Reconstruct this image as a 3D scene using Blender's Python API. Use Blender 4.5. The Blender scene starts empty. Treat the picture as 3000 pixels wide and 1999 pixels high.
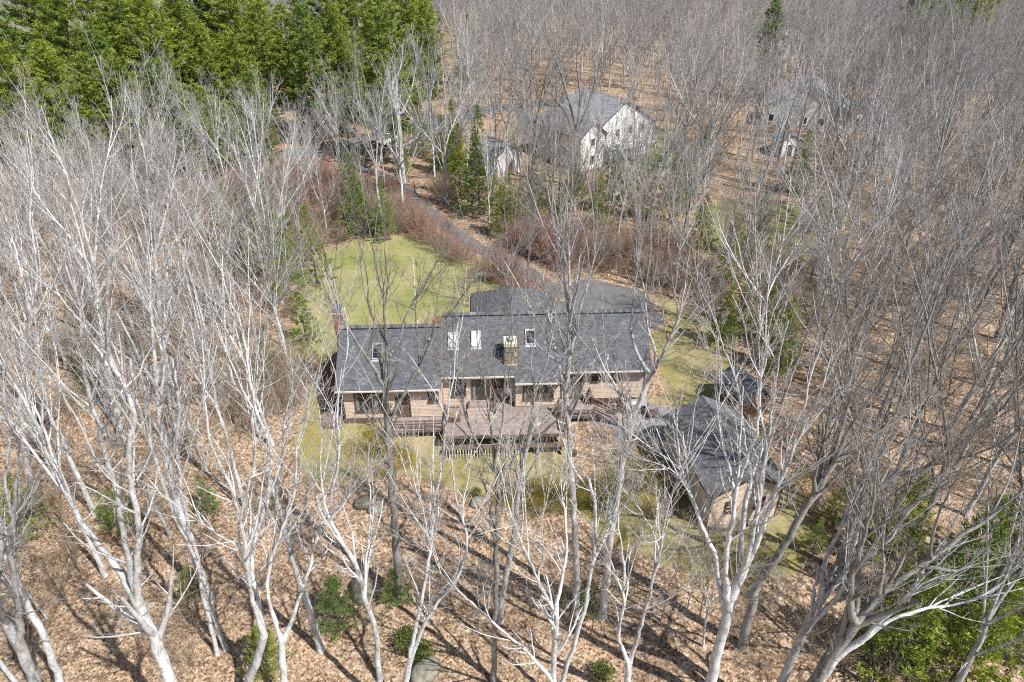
import bpy, math, random
import numpy as np
from mathutils import Vector

# ------------------------------------------------------------------ camera, sky, sun, exposure
SC = bpy.context.scene
COL = SC.collection
cam_d = bpy.data.cameras.new("camera")
cam = bpy.data.objects.new("camera", cam_d)
COL.objects.link(cam)
cam_d.sensor_width = 36.0
cam_d.lens = 24.0
cam_d.clip_start = 0.3
cam_d.clip_end = 4000.0
cam.location = (0, 0, 35)
cam.rotation_euler = (math.radians(90 - 33), 0, 0)
SC.camera = cam

SUN_EL = math.radians(53)
SUN_DIR = Vector((0.80 * math.cos(SUN_EL), -0.60 * math.cos(SUN_EL), math.sin(SUN_EL)))
world = bpy.data.worlds.new("World")
SC.world = world
world.use_nodes = True
wn = world.node_tree
wn.nodes.clear()
sky = wn.nodes.new('ShaderNodeTexSky')
sky.sky_type = 'NISHITA'
sky.sun_disc = False
sky.sun_elevation = SUN_EL
sky.sun_rotation = math.atan2(0.80, -0.60)
bg = wn.nodes.new('ShaderNodeBackground')
bg.inputs[1].default_value = 0.085
wo = wn.nodes.new('ShaderNodeOutputWorld')
wn.links.new(sky.outputs[0], bg.inputs[0])
wn.links.new(bg.outputs[0], wo.inputs[0])
sun_d = bpy.data.lights.new("sun", 'SUN')
sun_d.energy = 5.0
sun_d.angle = math.radians(0.5)
sun_d.color = (1.0, 0.955, 0.89)
sun = bpy.data.objects.new("sun", sun_d)
COL.objects.link(sun)
sun.rotation_euler = SUN_DIR.to_track_quat('Z', 'Y').to_euler()
sun.location = (60, -45, 80)
SC.view_settings.view_transform = 'Standard'
SC.view_settings.look = 'None'
SC.view_settings.gamma = 1.0
SC.view_settings.use_curve_mapping = False
SC.view_settings.exposure = 0.5
SC.cycles.use_denoising = False
SC.cycles.pixel_filter_type = 'BLACKMAN_HARRIS'
SC.cycles.filter_width = 1.1
SC.cycles.max_bounces = 5
SC.cycles.diffuse_bounces = 3
SC.cycles.transmission_bounces = 2
SC.cycles.transparent_max_bounces = 4

rnd = random.Random(7)
NR = np.random.default_rng(11)

# ------------------------------------------------------------------ small helpers
def tag(o, label=None, cat=None, group=None, kind=None):
    if label: o['label'] = label
    if cat: o['category'] = cat
    if group: o['group'] = group
    if kind: o['kind'] = kind
    return o

def empty(name, loc, rz=0.0):
    o = bpy.data.objects.new(name, None)
    o.location = loc
    o.rotation_euler = (0, 0, rz)
    o.empty_display_size = 0.5
    COL.objects.link(o)
    return o

def link(name, me, parent=None, loc=None):
    o = bpy.data.objects.new(name, me)
    if loc is not None: o.location = loc
    if parent is not None: o.parent = parent
    COL.objects.link(o)
    return o

class MB:
    """collects faces; build() links them as one mesh"""
    def __init__(s): s.v = []; s.f = []; s.c = []
    def quad(s, a, b, c, d, col=0.5):
        n = len(s.v); s.v += [a, b, c, d]; s.f.append((n, n+1, n+2, n+3)); s.c.append(col)
    def tri(s, a, b, c, col=0.5):
        n = len(s.v); s.v += [a, b, c]; s.f.append((n, n+1, n+2)); s.c.append(col)
    def hexa(s, p, col=0.5):
        """p: 4 bottom points (ccw from above) then 4 top points"""
        n = len(s.v); s.v += [tuple(q) for q in p]
        for f in ((3,2,1,0),(4,5,6,7),(0,1,5,4),(1,2,6,5),(2,3,7,6),(3,0,4,7)):
            s.f.append(tuple(n+i for i in f)); s.c.append(col)
    def box(s, x0, x1, y0, y1, z0, z1, col=0.5):
        s.hexa([(x0,y0,z0),(x1,y0,z0),(x1,y1,z0),(x0,y1,z0),(x0,y0,z1),(x1,y0,z1),(x1,y1,z1),(x0,y1,z1)], col)
    def bar(s, a, b, w, h, col=0.5):
        a = Vector(a); b = Vector(b); t = (b-a).normalized()
        r = t.cross(Vector((0,0,1)))
        if r.length < 1e-3: r = Vector((1,0,0))
        r.normalize(); u = r.cross(t).normalized()
        r = r*w/2; u = u*h/2
        s.hexa([a-r-u, a+r-u, b+r-u, b-r-u, a-r+u, a+r+u, b+r+u, b-r+u], col)
    def prism(s, pts, y0, y1, col=0.5, axis='y'):
        """outline pts (x,z) pushed from y0 to y1"""
        n = len(s.v); k = len(pts)
        mk = (lambda p, y: (p[0], y, p[1])) if axis == 'y' else (lambda p, y: (y, p[0], p[1]))
        s.v += [mk(p, y0) for p in pts] + [mk(p, y1) for p in pts]
        s.f.append(tuple(n+i for i in range(k))); s.c.append(col)
        s.f.append(tuple(n+k+i for i in reversed(range(k)))); s.c.append(col)
        for i in range(k):
            j = (i+1) % k
            s.f.append((n+j, n+i, n+k+i, n+k+j)); s.c.append(col)
    def cyl(s, c, r, z0, z1, n=12, r1=None, col=0.5):
        r1 = r if r1 is None else r1
        b = len(s.v)
        for (rr, z) in ((r, z0), (r1, z1)):
            for i in range(n):
                a = 2*math.pi*i/n
                s.v.append((c[0]+rr*math.cos(a), c[1]+rr*math.sin(a), z))
        for i in range(n):
            j = (i+1) % n
            s.f.append((b+i, b+j, b+n+j, b+n+i)); s.c.append(col)
        s.f.append(tuple(b+n+i for i in range(n))); s.c.append(col)
        s.f.append(tuple(b+i for i in reversed(range(n)))); s.c.append(col)
    def mesh(s, name, mat, smooth=False):
        me = bpy.data.meshes.new(name)
        me.from_pydata([tuple(v) for v in s.v], [], s.f)
        at = me.attributes.new('rnd', 'FLOAT', 'FACE')
        at.data.foreach_set('value', s.c)
        for m in (mat if isinstance(mat, (list, tuple)) else [mat]): me.materials.append(m)
        if smooth: me.polygons.foreach_set('use_smooth', [True]*len(me.polygons))
        me.update()
        return me
    def build(s, name, mat, parent=None, loc=None, smooth=False):
        return link(name, s.mesh(name, mat, smooth), parent, loc)

# ------------------------------------------------------------------ materials
class NT:
    def __init__(s, name):
        s.m = bpy.data.materials.new(name); s.m.use_nodes = True
        s.t = s.m.node_tree; s.t.nodes.clear()
        s.out = s.t.nodes.new('ShaderNodeOutputMaterial')
        s.p = s.t.nodes.new('ShaderNodeBsdfPrincipled')
        s.t.links.new(s.p.outputs[0], s.out.inputs[0])
        s.p.inputs['Roughness'].default_value = 0.85
        s.p.inputs['Specular IOR Level'].default_value = 0.25
    def n(s, typ, **kw):
        x = s.t.nodes.new(typ)
        for k, v in kw.items():
            if k in x.inputs.keys(): x.inputs[k].default_value = v
            else: setattr(x, k, v)
        return x
    def l(s, a, b): s.t.links.new(a, b)
    def coord(s, scale=(1,1,1), which='Object'):
        tc = s.n('ShaderNodeTexCoord'); mp = s.n('ShaderNodeMapping')
        mp.inputs['Scale'].default_value = scale
        s.l(tc.outputs[which], mp.inputs[0]); return mp.outputs[0]
    def noise(s, vec, scale, detail=3, rough=0.6):
        x = s.n('ShaderNodeTexNoise'); x.inputs['Scale'].default_value = scale
        x.inputs['Detail'].default_value = detail; x.inputs['Roughness'].default_value = rough
        s.l(vec, x.inputs['Vector']); return x.outputs['Fac']
    def voro(s, vec, scale, out='Color'):
        x = s.n('ShaderNodeTexVoronoi'); x.inputs['Scale'].default_value = scale
        s.l(vec, x.inputs['Vector']); return x.outputs[out]
    def ramp(s, fac, stops):
        r = s.n('ShaderNodeValToRGB'); e = r.color_ramp.elements
        while len(e) < len(stops): e.new(0.5)
        for i, (p, c) in enumerate(stops):
            e[i].position = p; e[i].color = (*c, 1) if len(c) == 3 else c
        s.l(fac, r.inputs[0]); return r.outputs[0]
    def mix(s, fac, a, b, mode='MIX'):
        x = s.n('ShaderNodeMix', data_type='RGBA', blend_type=mode)
        for i, v in ((0, fac), (6, a), (7, b)):
            if isinstance(v, (int, float)): x.inputs[i].default_value = v
            elif isinstance(v, tuple): x.inputs[i].default_value = (*v, 1)
            else: s.l(v, x.inputs[i])
        return x.outputs[2]
    def math(s, op, a, b=0.0, c=0.0, clamp=False):
        x = s.n('ShaderNodeMath', operation=op); x.use_clamp = clamp
        for i, v in ((0, a), (1, b), (2, c)):
            if isinstance(v, (int, float)): x.inputs[i].default_value = v
            else: s.l(v, x.inputs[i])
        return x.outputs[0]
    def attr(s, name, out='Fac'):
        x = s.n('ShaderNodeAttribute'); x.attribute_name = name; return x.outputs[out]
    def bump(s, h, strength=0.5, dist=0.02):
        b = s.n('ShaderNodeBump'); b.inputs['Strength'].default_value = strength
        b.inputs['Distance'].default_value = dist
        s.l(h, b.inputs['Height']); s.l(b.outputs[0], s.p.inputs['Normal'])
    def base(s, c):
        if isinstance(c, tuple): s.p.inputs['Base Color'].default_value = (*c, 1)
        else: s.l(c, s.p.inputs['Base Color'])
        return s

def plain(name, c, rough=0.7, var=0.25, scale=6.0, metal=0.0, spec=0.3, stretch=(1,1,1)):
    t = NT(name); co = t.coord(stretch)
    f = t.noise(co, scale, 4)
    lo = tuple(x*(1-var) for x in c); hi = tuple(min(1, x*(1+var)) for x in c)
    t.base(t.ramp(f, [(0.3, lo), (0.7, hi)]))
    t.p.inputs['Roughness'].default_value = rough
    t.p.inputs['Metallic'].default_value = metal
    t.p.inputs['Specular IOR Level'].default_value = spec
    return t.m

def m_rnd(name, stops, rough=0.85, noise=0.15, scale=8.0):
    """colour by the random value of each piece"""
    t = NT(name); co = t.coord()
    c = t.ramp(t.attr('rnd'), stops)
    f = t.noise(co, scale, 4)
    k = t.ramp(f, [(0.25, (1-noise,)*3), (0.75, (1+noise if noise < 0 else 1.0,)*3)])
    t.base(t.mix(1.0, c, k, 'MULTIPLY'))
    t.p.inputs['Roughness'].default_value = rough
    return t.m

def litter_color(t, co):
    """fallen leaves: cells of orange brown, tan and bleached leaves over dark humus"""
    v1 = t.voro(co, 7.5); v2 = t.voro(co, 13.0)
    sep = t.n('ShaderNodeSeparateColor'); t.l(v1, sep.inputs[0])
    sep2 = t.n('ShaderNodeSeparateColor'); t.l(v2, sep2.inputs[0])
    r = t.math('ADD', t.math('MULTIPLY', sep.outputs[0], 0.55), t.math('MULTIPLY', sep2.outputs[1], 0.45))
    c = t.ramp(r, [(0.14, (0.11, 0.072, 0.046)), (0.34, (0.29, 0.20, 0.13)), (0.53, (0.41, 0.295, 0.20)),
                   (0.70, (0.50, 0.385, 0.28)), (0.88, (0.66, 0.56, 0.45))])
    big = t.noise(co, 0.22, 5, 0.65)
    tone = t.ramp(big, [(0.32, (0.60, 0.56, 0.52)), (0.5, (0.92, 0.90, 0.88)), (0.68, (1.0, 0.93, 0.84))])
    c = t.mix(1.0, c, tone, 'MULTIPLY')
    gap = t.ramp(t.noise(co, 1.9, 5, 0.7), [(0.33, (0.45, 0.40, 0.36)), (0.47, (1, 1, 1))])
    c = t.mix(0.8, c, gap, 'MULTIPLY')
    return c, r

def m_ground():
    t = NT('leaf_litter'); co = t.coord()
    c, r = litter_color(t, co)
    far = t.noise(co, 0.035, 4, 0.6)
    moss = t.noise(co, 0.45, 5, 0.7)
    mk = t.math('MULTIPLY', t.ramp(moss, [(0.57, (0,0,0)), (0.70, (1,1,1))]), t.ramp(far, [(0.40, (0.1,)*3), (0.6, (0.7,)*3)]))
    c = t.mix(mk, c, (0.13, 0.13, 0.045))
    t.base(c)
    t.bump(r, 0.7, 0.06)
    t.p.inputs['Roughness'].default_value = 0.9
    return t.m

def m_lawn(name, green, dry, moss, bias):
    t = NT(name); co = t.coord()
    f = t.noise(co, 0.16, 4, 0.6)
    f2 = t.noise(co, 1.3, 5, 0.75)
    fine = t.noise(co, 14.0, 3, 0.8)
    k = t.math('ADD', f, t.math('MULTIPLY', t.math('SUBTRACT', f2, 0.5), 0.55))
    c = t.ramp(k, [(bias-0.14, dry), (bias, tuple((a+b)/2 for a, b in zip(dry, green))), (bias+0.12, green)])
    ms = t.ramp(t.noise(co, 0.33, 4, 0.6), [(0.5, (0,0,0)), (0.66, (1,1,1))])
    c = t.mix(t.math('MULTIPLY', ms, 0.7), c, moss)
    fc = t.ramp(fine, [(0.35, (0.50, 0.50, 0.47)), (0.62, (1.0, 1.0, 1.0))])
    c = t.mix(1.0, c, fc, 'MULTIPLY')
    # scattered leaves, and a broken edge into the leaf litter
    lit, r = litter_color(t, co)
    edge = t.attr('edge')
    leafm = t.math('SUBTRACT', t.noise(co, 5.0, 4, 0.8), 0.555)
    em = t.math('SUBTRACT', t.math('ADD', t.noise(co, 0.8, 5, 0.75), t.math('MULTIPLY', t.noise(co, 5.0, 3, 0.8), 0.35)), t.math('ADD', t.math('MULTIPLY', edge, 0.62), 0.27))
    mk = t.math('ADD', t.math('MULTIPLY', leafm, 8.0, clamp=True), t.math('MULTIPLY', em, 7.0, clamp=True), clamp=True)
    c = t.mix(mk, c, lit)
    t.base(c)
    t.bump(fine, 0.5, 0.05)
    t.p.inputs['Roughness'].default_value = 0.92
    return t.m

def m_bark(name, pale, dark, twig, lichen=0.35):
    t = NT(name)
    co = t.coord((1, 1, 0.35))
    oi = t.n('ShaderNodeObjectInfo')
    n1 = t.noise(co, 3.6, 5, 0.75)
    n2 = t.noise(t.coord((1, 1, 3.0)), 4.5, 5, 0.8)
    c = t.ramp(n1, [(0.34, dark), (0.47, tuple((a*2+b)/3 for a, b in zip(pale, dark))), (0.60, pale)])
    c = t.mix(0.75, c, t.ramp(n2, [(0.38, (0.38, 0.38, 0.38)), (0.49, (1, 1, 1))]), 'MULTIPLY')
    lm = t.ramp(t.noise(t.coord(), 3.1, 4, 0.75), [(0.58, (0,0,0)), (0.64, (1,1,1))])
    c = t.mix(t.math('MULTIPLY', lm, lichen), c, (0.50, 0.53, 0.42))
    lv = t.attr('lv')
    c = t.mix(lv, c, twig)
    k = t.math('ADD', t.math('MULTIPLY', oi.outputs['Random'], 0.45), 0.85)
    kc = t.n('ShaderNodeCombineColor'); 
    for i in range(3): t.l(k, kc.inputs[i])
    c = t.mix(1.0, c, kc.outputs[0], 'MULTIPLY')
    t.base(c)
    t.bump(n2, 0.35, 0.02)
    t.p.inputs['Roughness'].default_value = 0.8
    return t.m

def m_needles(name, c0, c1, c2):
    t = NT(name)
    oi = t.n('ShaderNodeObjectInfo')
    v = t.attr('rnd')
    c = t.ramp(v, [(0.0, c0), (0.5, c1), (1.0, c2)])
    tone = t.ramp(oi.outputs['Random'], [(0.0, (0.62, 0.74, 0.80)), (0.5, (0.95, 0.95, 0.85)), (1.0, (1.15, 1.05, 0.75))])
    c = t.mix(1.0, c, tone, 'MULTIPLY')
    t.base(c)
    t.p.inputs['Roughness'].default_value = 0.6
    # light passing through the thin needles
    tr = t.n('ShaderNodeBsdfTranslucent'); t.l(c, tr.inputs[0])
    mx = t.n('ShaderNodeMixShader'); mx.inputs[0].default_value = 0.35
    t.l(t.p.outputs[0], mx.inputs[1]); t.l(tr.outputs[0], mx.inputs[2]); t.l(mx.outputs[0], t.out.inputs[0])
    return t.m

def m_glass(name, c):
    t = NT(name); f = t.noise(t.coord(), 1.3, 3)
    t.base(t.ramp(f, [(0.4, tuple(x*0.6 for x in c)), (0.65, c)]))
    t.p.inputs['Roughness'].default_value = 0.06
    t.p.inputs['Specular IOR Level'].default_value = 0.6
    return t.m

def m_asphalt():
    t = NT('asphalt'); co = t.coord()
    f = t.noise(co, 0.7, 5, 0.7); g = t.noise(co, 22.0, 2, 0.7)
    c = t.ramp(f, [(0.3, (0.13, 0.13, 0.132)), (0.7, (0.21, 0.208, 0.208))])
    c = t.mix(1.0, c, t.ramp(g, [(0.3, (0.7,)*3), (0.7, (1.0,)*3)]), 'MULTIPLY')
    lit, r = litter_color(t, co)
    edge = t.attr('edge')
    em = t.math('SUBTRACT', t.noise(co, 1.1, 5, 0.8), t.math('ADD', t.math('MULTIPLY', edge, 0.5), 0.27))
    c = t.mix(t.math('MULTIPLY', em, 9.0, clamp=True), c, lit)
    t.base(c); t.bump(g, 0.4, 0.01)
    return t.m

def m_gravel():
    t = NT('gravel'); co = t.coord()
    v = t.voro(co, 16.0); sep = t.n('ShaderNodeSeparateColor'); t.l(v, sep.inputs[0])
    c = t.ramp(sep.outputs[0], [(0.0, (0.11, 0.11, 0.12)), (0.6, (0.24, 0.24, 0.25)), (1.0, (0.42, 0.42, 0.42))])
    lit, r = litter_color(t, co)
    em = t.math('SUBTRACT', t.noise(co, 1.6, 5, 0.8), t.math('ADD', t.math('MULTIPLY', t.attr('edge'), 0.9), 0.30))
    c = t.mix(t.math('MULTIPLY', em, 9.0, clamp=True), c, lit)
    t.base(c); t.bump(sep.outputs[0], 0.8, 0.03)
    return t.m

def m_stone(name, a, b, scale=4.0):
    t = NT(name); co = t.coord(); oi = t.n('ShaderNodeObjectInfo')
    f = t.noise(co, scale, 6, 0.7)
    c = t.ramp(f, [(0.3, a), (0.65, b)])
    k = t.ramp(oi.outputs['Random'], [(0.0, (0.55, 0.52, 0.48)), (0.5, (0.9, 0.86, 0.78)), (1.0, (1.0, 1.0, 1.0))])
    t.base(t.mix(1.0, c, k, 'MULTIPLY')); t.bump(f, 0.8, 0.05)
    return t.m

M = {}
M['ground'] = m_ground()
M['lawn_back'] = m_lawn('lawn_green', (0.19, 0.245, 0.060), (0.39, 0.36, 0.175), (0.30, 0.30, 0.10), 0.56)
M['lawn_front'] = m_lawn('lawn_dry', (0.22, 0.225, 0.070), (0.40, 0.35, 0.19), (0.31, 0.25, 0.045), 0.57)
M['lawn_far'] = m_lawn('lawn_far', (0.17, 0.19, 0.07), (0.28, 0.25, 0.13), (0.20, 0.20, 0.07), 0.5)
M['bark_pale'] = m_bark('bark_pale', (0.68, 0.70, 0.71), (0.24, 0.24, 0.24), (0.30, 0.265, 0.245))
M['bark_grey'] = m_bark('bark_grey', (0.52, 0.53, 0.53), (0.14, 0.14, 0.138), (0.27, 0.24, 0.225))
M['bark_dark'] = m_bark('bark_dark', (0.30, 0.295, 0.28), (0.07, 0.067, 0.062), (0.22, 0.19, 0.17), 0.25)
M['bark_far'] = m_bark('bark_far', (0.54, 0.54, 0.54), (0.16, 0.16, 0.158), (0.27, 0.235, 0.22), 0.1)
M['bark_pine'] = m_bark('bark_pine', (0.20, 0.175, 0.15), (0.075, 0.065, 0.055), (0.14, 0.12, 0.095), 0.1)
M['twig_red'] = m_bark('twig_red', (0.33, 0.24, 0.21), (0.15, 0.10, 0.09), (0.34, 0.20, 0.16), 0.0)
M['twig_tan'] = m_bark('twig_tan', (0.36, 0.31, 0.25), (0.18, 0.14, 0.11), (0.36, 0.28, 0.20), 0.0)
M['pine'] = m_needles('pine_needles', (0.10, 0.15, 0.03), (0.27, 0.35, 0.065), (0.46, 0.52, 0.11))
M['spruce'] = m_needles('spruce_needles', (0.14, 0.20, 0.04), (0.26, 0.35, 0.065), (0.42, 0.50, 0.10))
M['softpine'] = m_needles('soft_pine_needles', (0.14, 0.20, 0.05), (0.24, 0.33, 0.09), (0.37, 0.45, 0.15))
M['rhodo'] = m_needles('broad_leaves', (0.05, 0.09, 0.02), (0.10, 0.16, 0.035), (0.20, 0.28, 0.07))
M['olive'] = m_needles('olive_twigs', (0.20, 0.17, 0.05), (0.33, 0.28, 0.08), (0.45, 0.38, 0.12))
M['forsythia'] = m_needles('forsythia_flowers', (0.34, 0.26, 0.02), (0.50, 0.40, 0.03), (0.62, 0.52, 0.06))
M['shingle'] = m_rnd('slate_grey_shingle', [(0.0, (0.070, 0.076, 0.086)), (0.5, (0.120, 0.128, 0.143)), (0.85, (0.17, 0.18, 0.198)), (1.0, (0.235, 0.245, 0.26))], 0.85, 0.25, 1.5)
M['shingle_mid'] = m_rnd('worn_grey_shingle', [(0.0, (0.12, 0.124, 0.134)), (0.5, (0.18, 0.185, 0.197)), (1.0, (0.27, 0.275, 0.285))], 0.85, 0.35, 0.8)
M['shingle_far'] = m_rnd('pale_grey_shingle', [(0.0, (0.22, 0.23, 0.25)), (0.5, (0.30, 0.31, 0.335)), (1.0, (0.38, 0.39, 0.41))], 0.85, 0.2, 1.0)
M['roofdeck'] = plain('roof_edge', (0.08, 0.085, 0.10))
M['siding'] = m_rnd('tan_clapboard', [(0.0, (0.58, 0.46, 0.36)), (0.5, (0.67, 0.54, 0.43)), (1.0, (0.73, 0.60, 0.49))], 0.75, 0.15, 3.0)
M['siding_white'] = m_rnd('white_clapboard', [(0.0, (0.80, 0.81, 0.83)), (1.0, (0.88, 0.88, 0.89))], 0.7, 0.12, 1.0)
M['wallcore'] = plain('wall_core', (0.35, 0.25, 0.19))
M['trim'] = plain('dark_brown_trim', (0.105, 0.065, 0.05), 0.6)
M['skirt'] = m_rnd('brown_skirt_boards', [(0.0, (0.155, 0.105, 0.092)), (1.0, (0.20, 0.14, 0.122))])
M['deck'] = m_rnd('weathered_deck_boards', [(0.0, (0.27, 0.225, 0.205)), (0.5, (0.33, 0.28, 0.26)), (1.0, (0.39, 0.335, 0.31))], 0.8, 0.3, 2.5)
M['rail'] = plain('stained_rail_wood', (0.15, 0.105, 0.088), 0.75, 0.3, 5.0)
M['gutter'] = plain('pale_gutter', (0.62, 0.57, 0.50), 0.5, 0.1)
M['nosing'] = plain('pale_step_nosing', (0.55, 0.47, 0.36), 0.6, 0.2)
M['white'] = plain('white_paint', (0.74, 0.74, 0.74), 0.5, 0.06)
M['whitewash'] = plain('white_wood', (0.70, 0.66, 0.58), 0.7, 0.15)
M['concrete'] = plain('concrete', (0.47, 0.43, 0.37), 0.9, 0.18, 4.0)
M['pane'] = m_glass('window_glass', (0.055, 0.06, 0.06))
M['pane_sky'] = m_glass('skylight_glass', (0.022, 0.028, 0.045))
M['pane_white'] = plain('skylight_white_blind', (0.62, 0.68, 0.66), 0.3, 0.08)
M['curtain'] = plain('grey_green_curtain', (0.24, 0.25, 0.22), 0.8, 0.2)
M['metal'] = plain('bright_metal', (0.60, 0.61, 0.63), 0.35, 0.1, 4.0, 0.6)
M['blue_metal'] = plain('blue_steel_cap', (0.10, 0.15, 0.30), 0.35, 0.2, 4.0, 0.5)
M['black'] = plain('black_paint', (0.022, 0.021, 0.021), 0.5, 0.3)
M['brick'] = m_rnd('red_brick', [(0.0, (0.20, 0.075, 0.045)), (0.6, (0.31, 0.125, 0.075)), (1.0, (0.42, 0.21, 0.14))])
M['mortar'] = plain('mortar', (0.40, 0.37, 0.32), 0.9)
M['chimney_stone'] = m_stone('chimney_field_stone', (0.24, 0.21, 0.16), (0.46, 0.42, 0.33), 9.0)
M['capstone'] = plain('cream_capstone', (0.62, 0.57, 0.46), 0.85, 0.12, 5.0)
M['boulder'] = m_stone('granite_boulder', (0.13, 0.135, 0.11), (0.36, 0.36, 0.32), 2.8)
M['asphalt'] = m_asphalt()
M['gravel'] = m_gravel()
M['deadwood'] = plain('bleached_dead_wood', (0.50, 0.46, 0.40), 0.8, 0.25, 5.0)
M['car_white'] = plain('white_car_paint', (0.78, 0.79, 0.80), 0.25, 0.03, 2.0, 0.0, 0.6)
M['car_glass'] = m_glass('car_glass', (0.02, 0.022, 0.025))
M['red'] = plain('red_lens', (0.45, 0.02, 0.015), 0.3, 0.05)
M['rubber'] = plain('rubber', (0.03, 0.03, 0.03), 0.85)
M['woodA'] = plain('weathered_brown_slat', (0.16, 0.105, 0.075), 0.8, 0.35, 6.0)

# ------------------------------------------------------------------ terrain
def sstep(a, b, v):
    t = np.clip((v-a)/(b-a), 0, 1); return t*t*(3-2*t)
def hh(x, y):
    x = np.asarray(x, float); y = np.asarray(y, float)
    front = -1.0*sstep(43.5, 39.5, y) - 1.0*sstep(38, 24, y)
    k = sstep(5.5, 9.5, x)
    front = front*(1-k) + k*(-0.3*sstep(40, 33, y) - 0.9*sstep(30, 22, y))
    far = sstep(70, 120, y)
    und = (0.9*np.sin(x*0.045+1.3)*np.cos(y*0.038) + 0.5*np.sin(x*0.11+y*0.07))*far
    side = sstep(16, 45, np.abs(x))*(1-far)
    und = und + side*(0.35*np.sin(x*0.13+0.7)*np.cos(y*0.12+0.4))
    ro = 0.05*np.sin(x*0.9+1.1*np.sin(y*0.6))*np.cos(y*0.8)*sstep(38, 33, y)*(1-k)
    return front + und + ro
def h1(x, y): return float(hh(x, y))

def grid_mesh(name, xs, ys, mat, dz=0.0, mask=None, edge=None):
    X, Y = np.meshgrid(xs, ys)
    Z = hh(X, Y) + dz
    V = np.stack([X, Y, Z], -1).reshape(-1, 3)
    nx, ny = len(xs), len(ys)
    i = np.arange(nx-1)[None, :] + nx*np.arange(ny-1)[:, None]
    F = np.stack([i, i+1, i+1+nx, i+nx], -1).reshape(-1, 4)
    e = edge(V[:, 0], V[:, 1]) if edge is not None else np.ones(len(V))
    if edge is not None:
        keep = (e[F] > -0.6).all(1); F = F[keep]
        used = np.unique(F); re = -np.ones(len(V), int); re[used] = np.arange(len(used))
        V = V[used]; e = e[used]; F = re[F]
    me = np_mesh(name, V, F, mat, smooth=True)
    at = me.attributes.new('edge', 'FLOAT', 'POINT'); at.data.foreach_set('value', e.astype(np.float32))
    return me

def np_mesh(name, V, F, mats, smooth=True, lv=None, matidx=None, rnd_face=None):
    me = bpy.data.meshes.new(name)
    k = F.shape[1]
    me.vertices.add(len(V)); me.vertices.foreach_set('co', np.ascontiguousarray(V, np.float32).ravel())
    me.loops.add(F.size); me.loops.foreach_set('vertex_index', np.ascontiguousarray(F, np.int32).ravel())
    me.polygons.add(len(F))
    me.polygons.foreach_set('loop_start', np.arange(0, F.size, k, dtype=np.int32))
    if smooth: me.polygons.foreach_set('use_smooth', np.ones(len(F), bool))
    for m in (mats if isinstance(mats, (list, tuple)) else [mats]): me.materials.append(m)
    if matidx is not None: me.polygons.foreach_set('material_index', matidx.astype(np.int32))
    if lv is not None:
        at = me.attributes.new('lv', 'FLOAT', 'POINT'); at.data.foreach_set('value', lv.astype(np.float32))
    if rnd_face is not None:
        at = me.attributes.new('rnd', 'FLOAT', 'FACE'); at.data.foreach_set('value', rnd_face.astype(np.float32))
    me.update(calc_edges=True)
    return me

gx = 95.0+np.cumsum(.5*1.11**np.arange(1, 52)); xs = np.r_[-gx[::-1], np.arange(-95, 95.01, .5), gx]
gy = np.cumsum(.5*1.11**np.arange(1, 52)); ys = np.r_[10-gy[::-1], np.arange(10, 180.01, .5), 180+gy]
tag(link('ground', grid_mesh('ground', xs, ys, M['ground'])), kind='structure')

def poly_edge(poly):
    P = np.array(poly, float); Q = np.roll(P, -1, 0)
    def f(x, y):
        p = np.stack([x, y], -1)[:, None, :]
        d = Q-P; w_ = p-P
        t = np.clip((w_*d).sum(-1)/(d*d).sum(-1), 0, 1)
        dist = np.linalg.norm(w_-t[..., None]*d, axis=-1).min(1)
        ins = np.zeros(len(x), bool)
        for (x0, y0), (x1, y1) in zip(P, Q):
            c = ((y0 > y) != (y1 > y)) & (x < (x1-x0)*(y-y0)/(y1-y0+1e-12)+x0)
            ins ^= c
        return np.where(ins, dist, -dist)
    return f
def sheet(name, poly, mat, dz, step=0.5):
    P = np.array(poly)
    a = P.min(0)-1; b = P.max(0)+1
    a = np.floor(a*2)/2
    me = grid_mesh(name, np.arange(a[0], b[0]+.5, .5), np.arange(a[1], b[1]+.5, .5), mat, dz, edge=poly_edge(poly))
    return tag(link(name, me), kind='structure')
def ribbon_edge(pts, wd):
    P = np.array(pts, float)
    def f(x, y):
        p = np.stack([x, y], -1)[:, None, :]
        A = P[:-1]; d = P[1:]-A; w_ = p-A
        t = np.clip((w_*d).sum(-1)/(d*d).sum(-1), 0, 1)
        dist = np.linalg.norm(w_-t[..., None]*d, axis=-1).min(1)
        return wd/2-dist
    return f
def ribbon(name, pts, wd, mat, dz, step=0.5):
    P = np.array(pts); a = np.floor((P.min(0)-wd)*2)/2; b = P.max(0)+wd
    me = grid_mesh(name, np.arange(a[0], b[0]+.5, .5), np.arange(a[1], b[1]+.5, .5), mat, dz, edge=ribbon_edge(pts, wd))
    return tag(link(name, me), kind='structure')

LAWN_BACK = [(-21,49),(-22,60),(-23,72),(-19,78),(-9,78.5),(-3,73),(1,66),(-1,57),(-1,49)]
LAWN_FRONT = [(-18,50),(-17.5,40),(-15,35.6),(-8,36.6),(-4,35),(1,34.8),(4.5,33.2),(6.5,30.2),(9,28.2),(12,27.0),(18,27.2),(21,31),(20,38),(20.5,48),(21,57),(15,64),(12.5,58),(12.5,46),(-14.5,44.5)]
LAWN_FAR = [(-2,113),(0,134),(10,138),(26,132),(30,118),(28,103),(16,99),(8,105)]
LAWN_SIDE = [(22,72),(24,88),(33,92),(41,86),(40,74),(30,69)]
sheet('back_lawn', LAWN_BACK, M['lawn_back'], 0.010, 0.4)
sheet('front_lawn', LAWN_FRONT, M['lawn_front'], 0.010, 0.4)
sheet('far_lawn', LAWN_FAR, M['lawn_far'], 0.02, 1.0)
sheet('side_lawn', LAWN_SIDE, M['lawn_far'], 0.015, 0.8)
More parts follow.
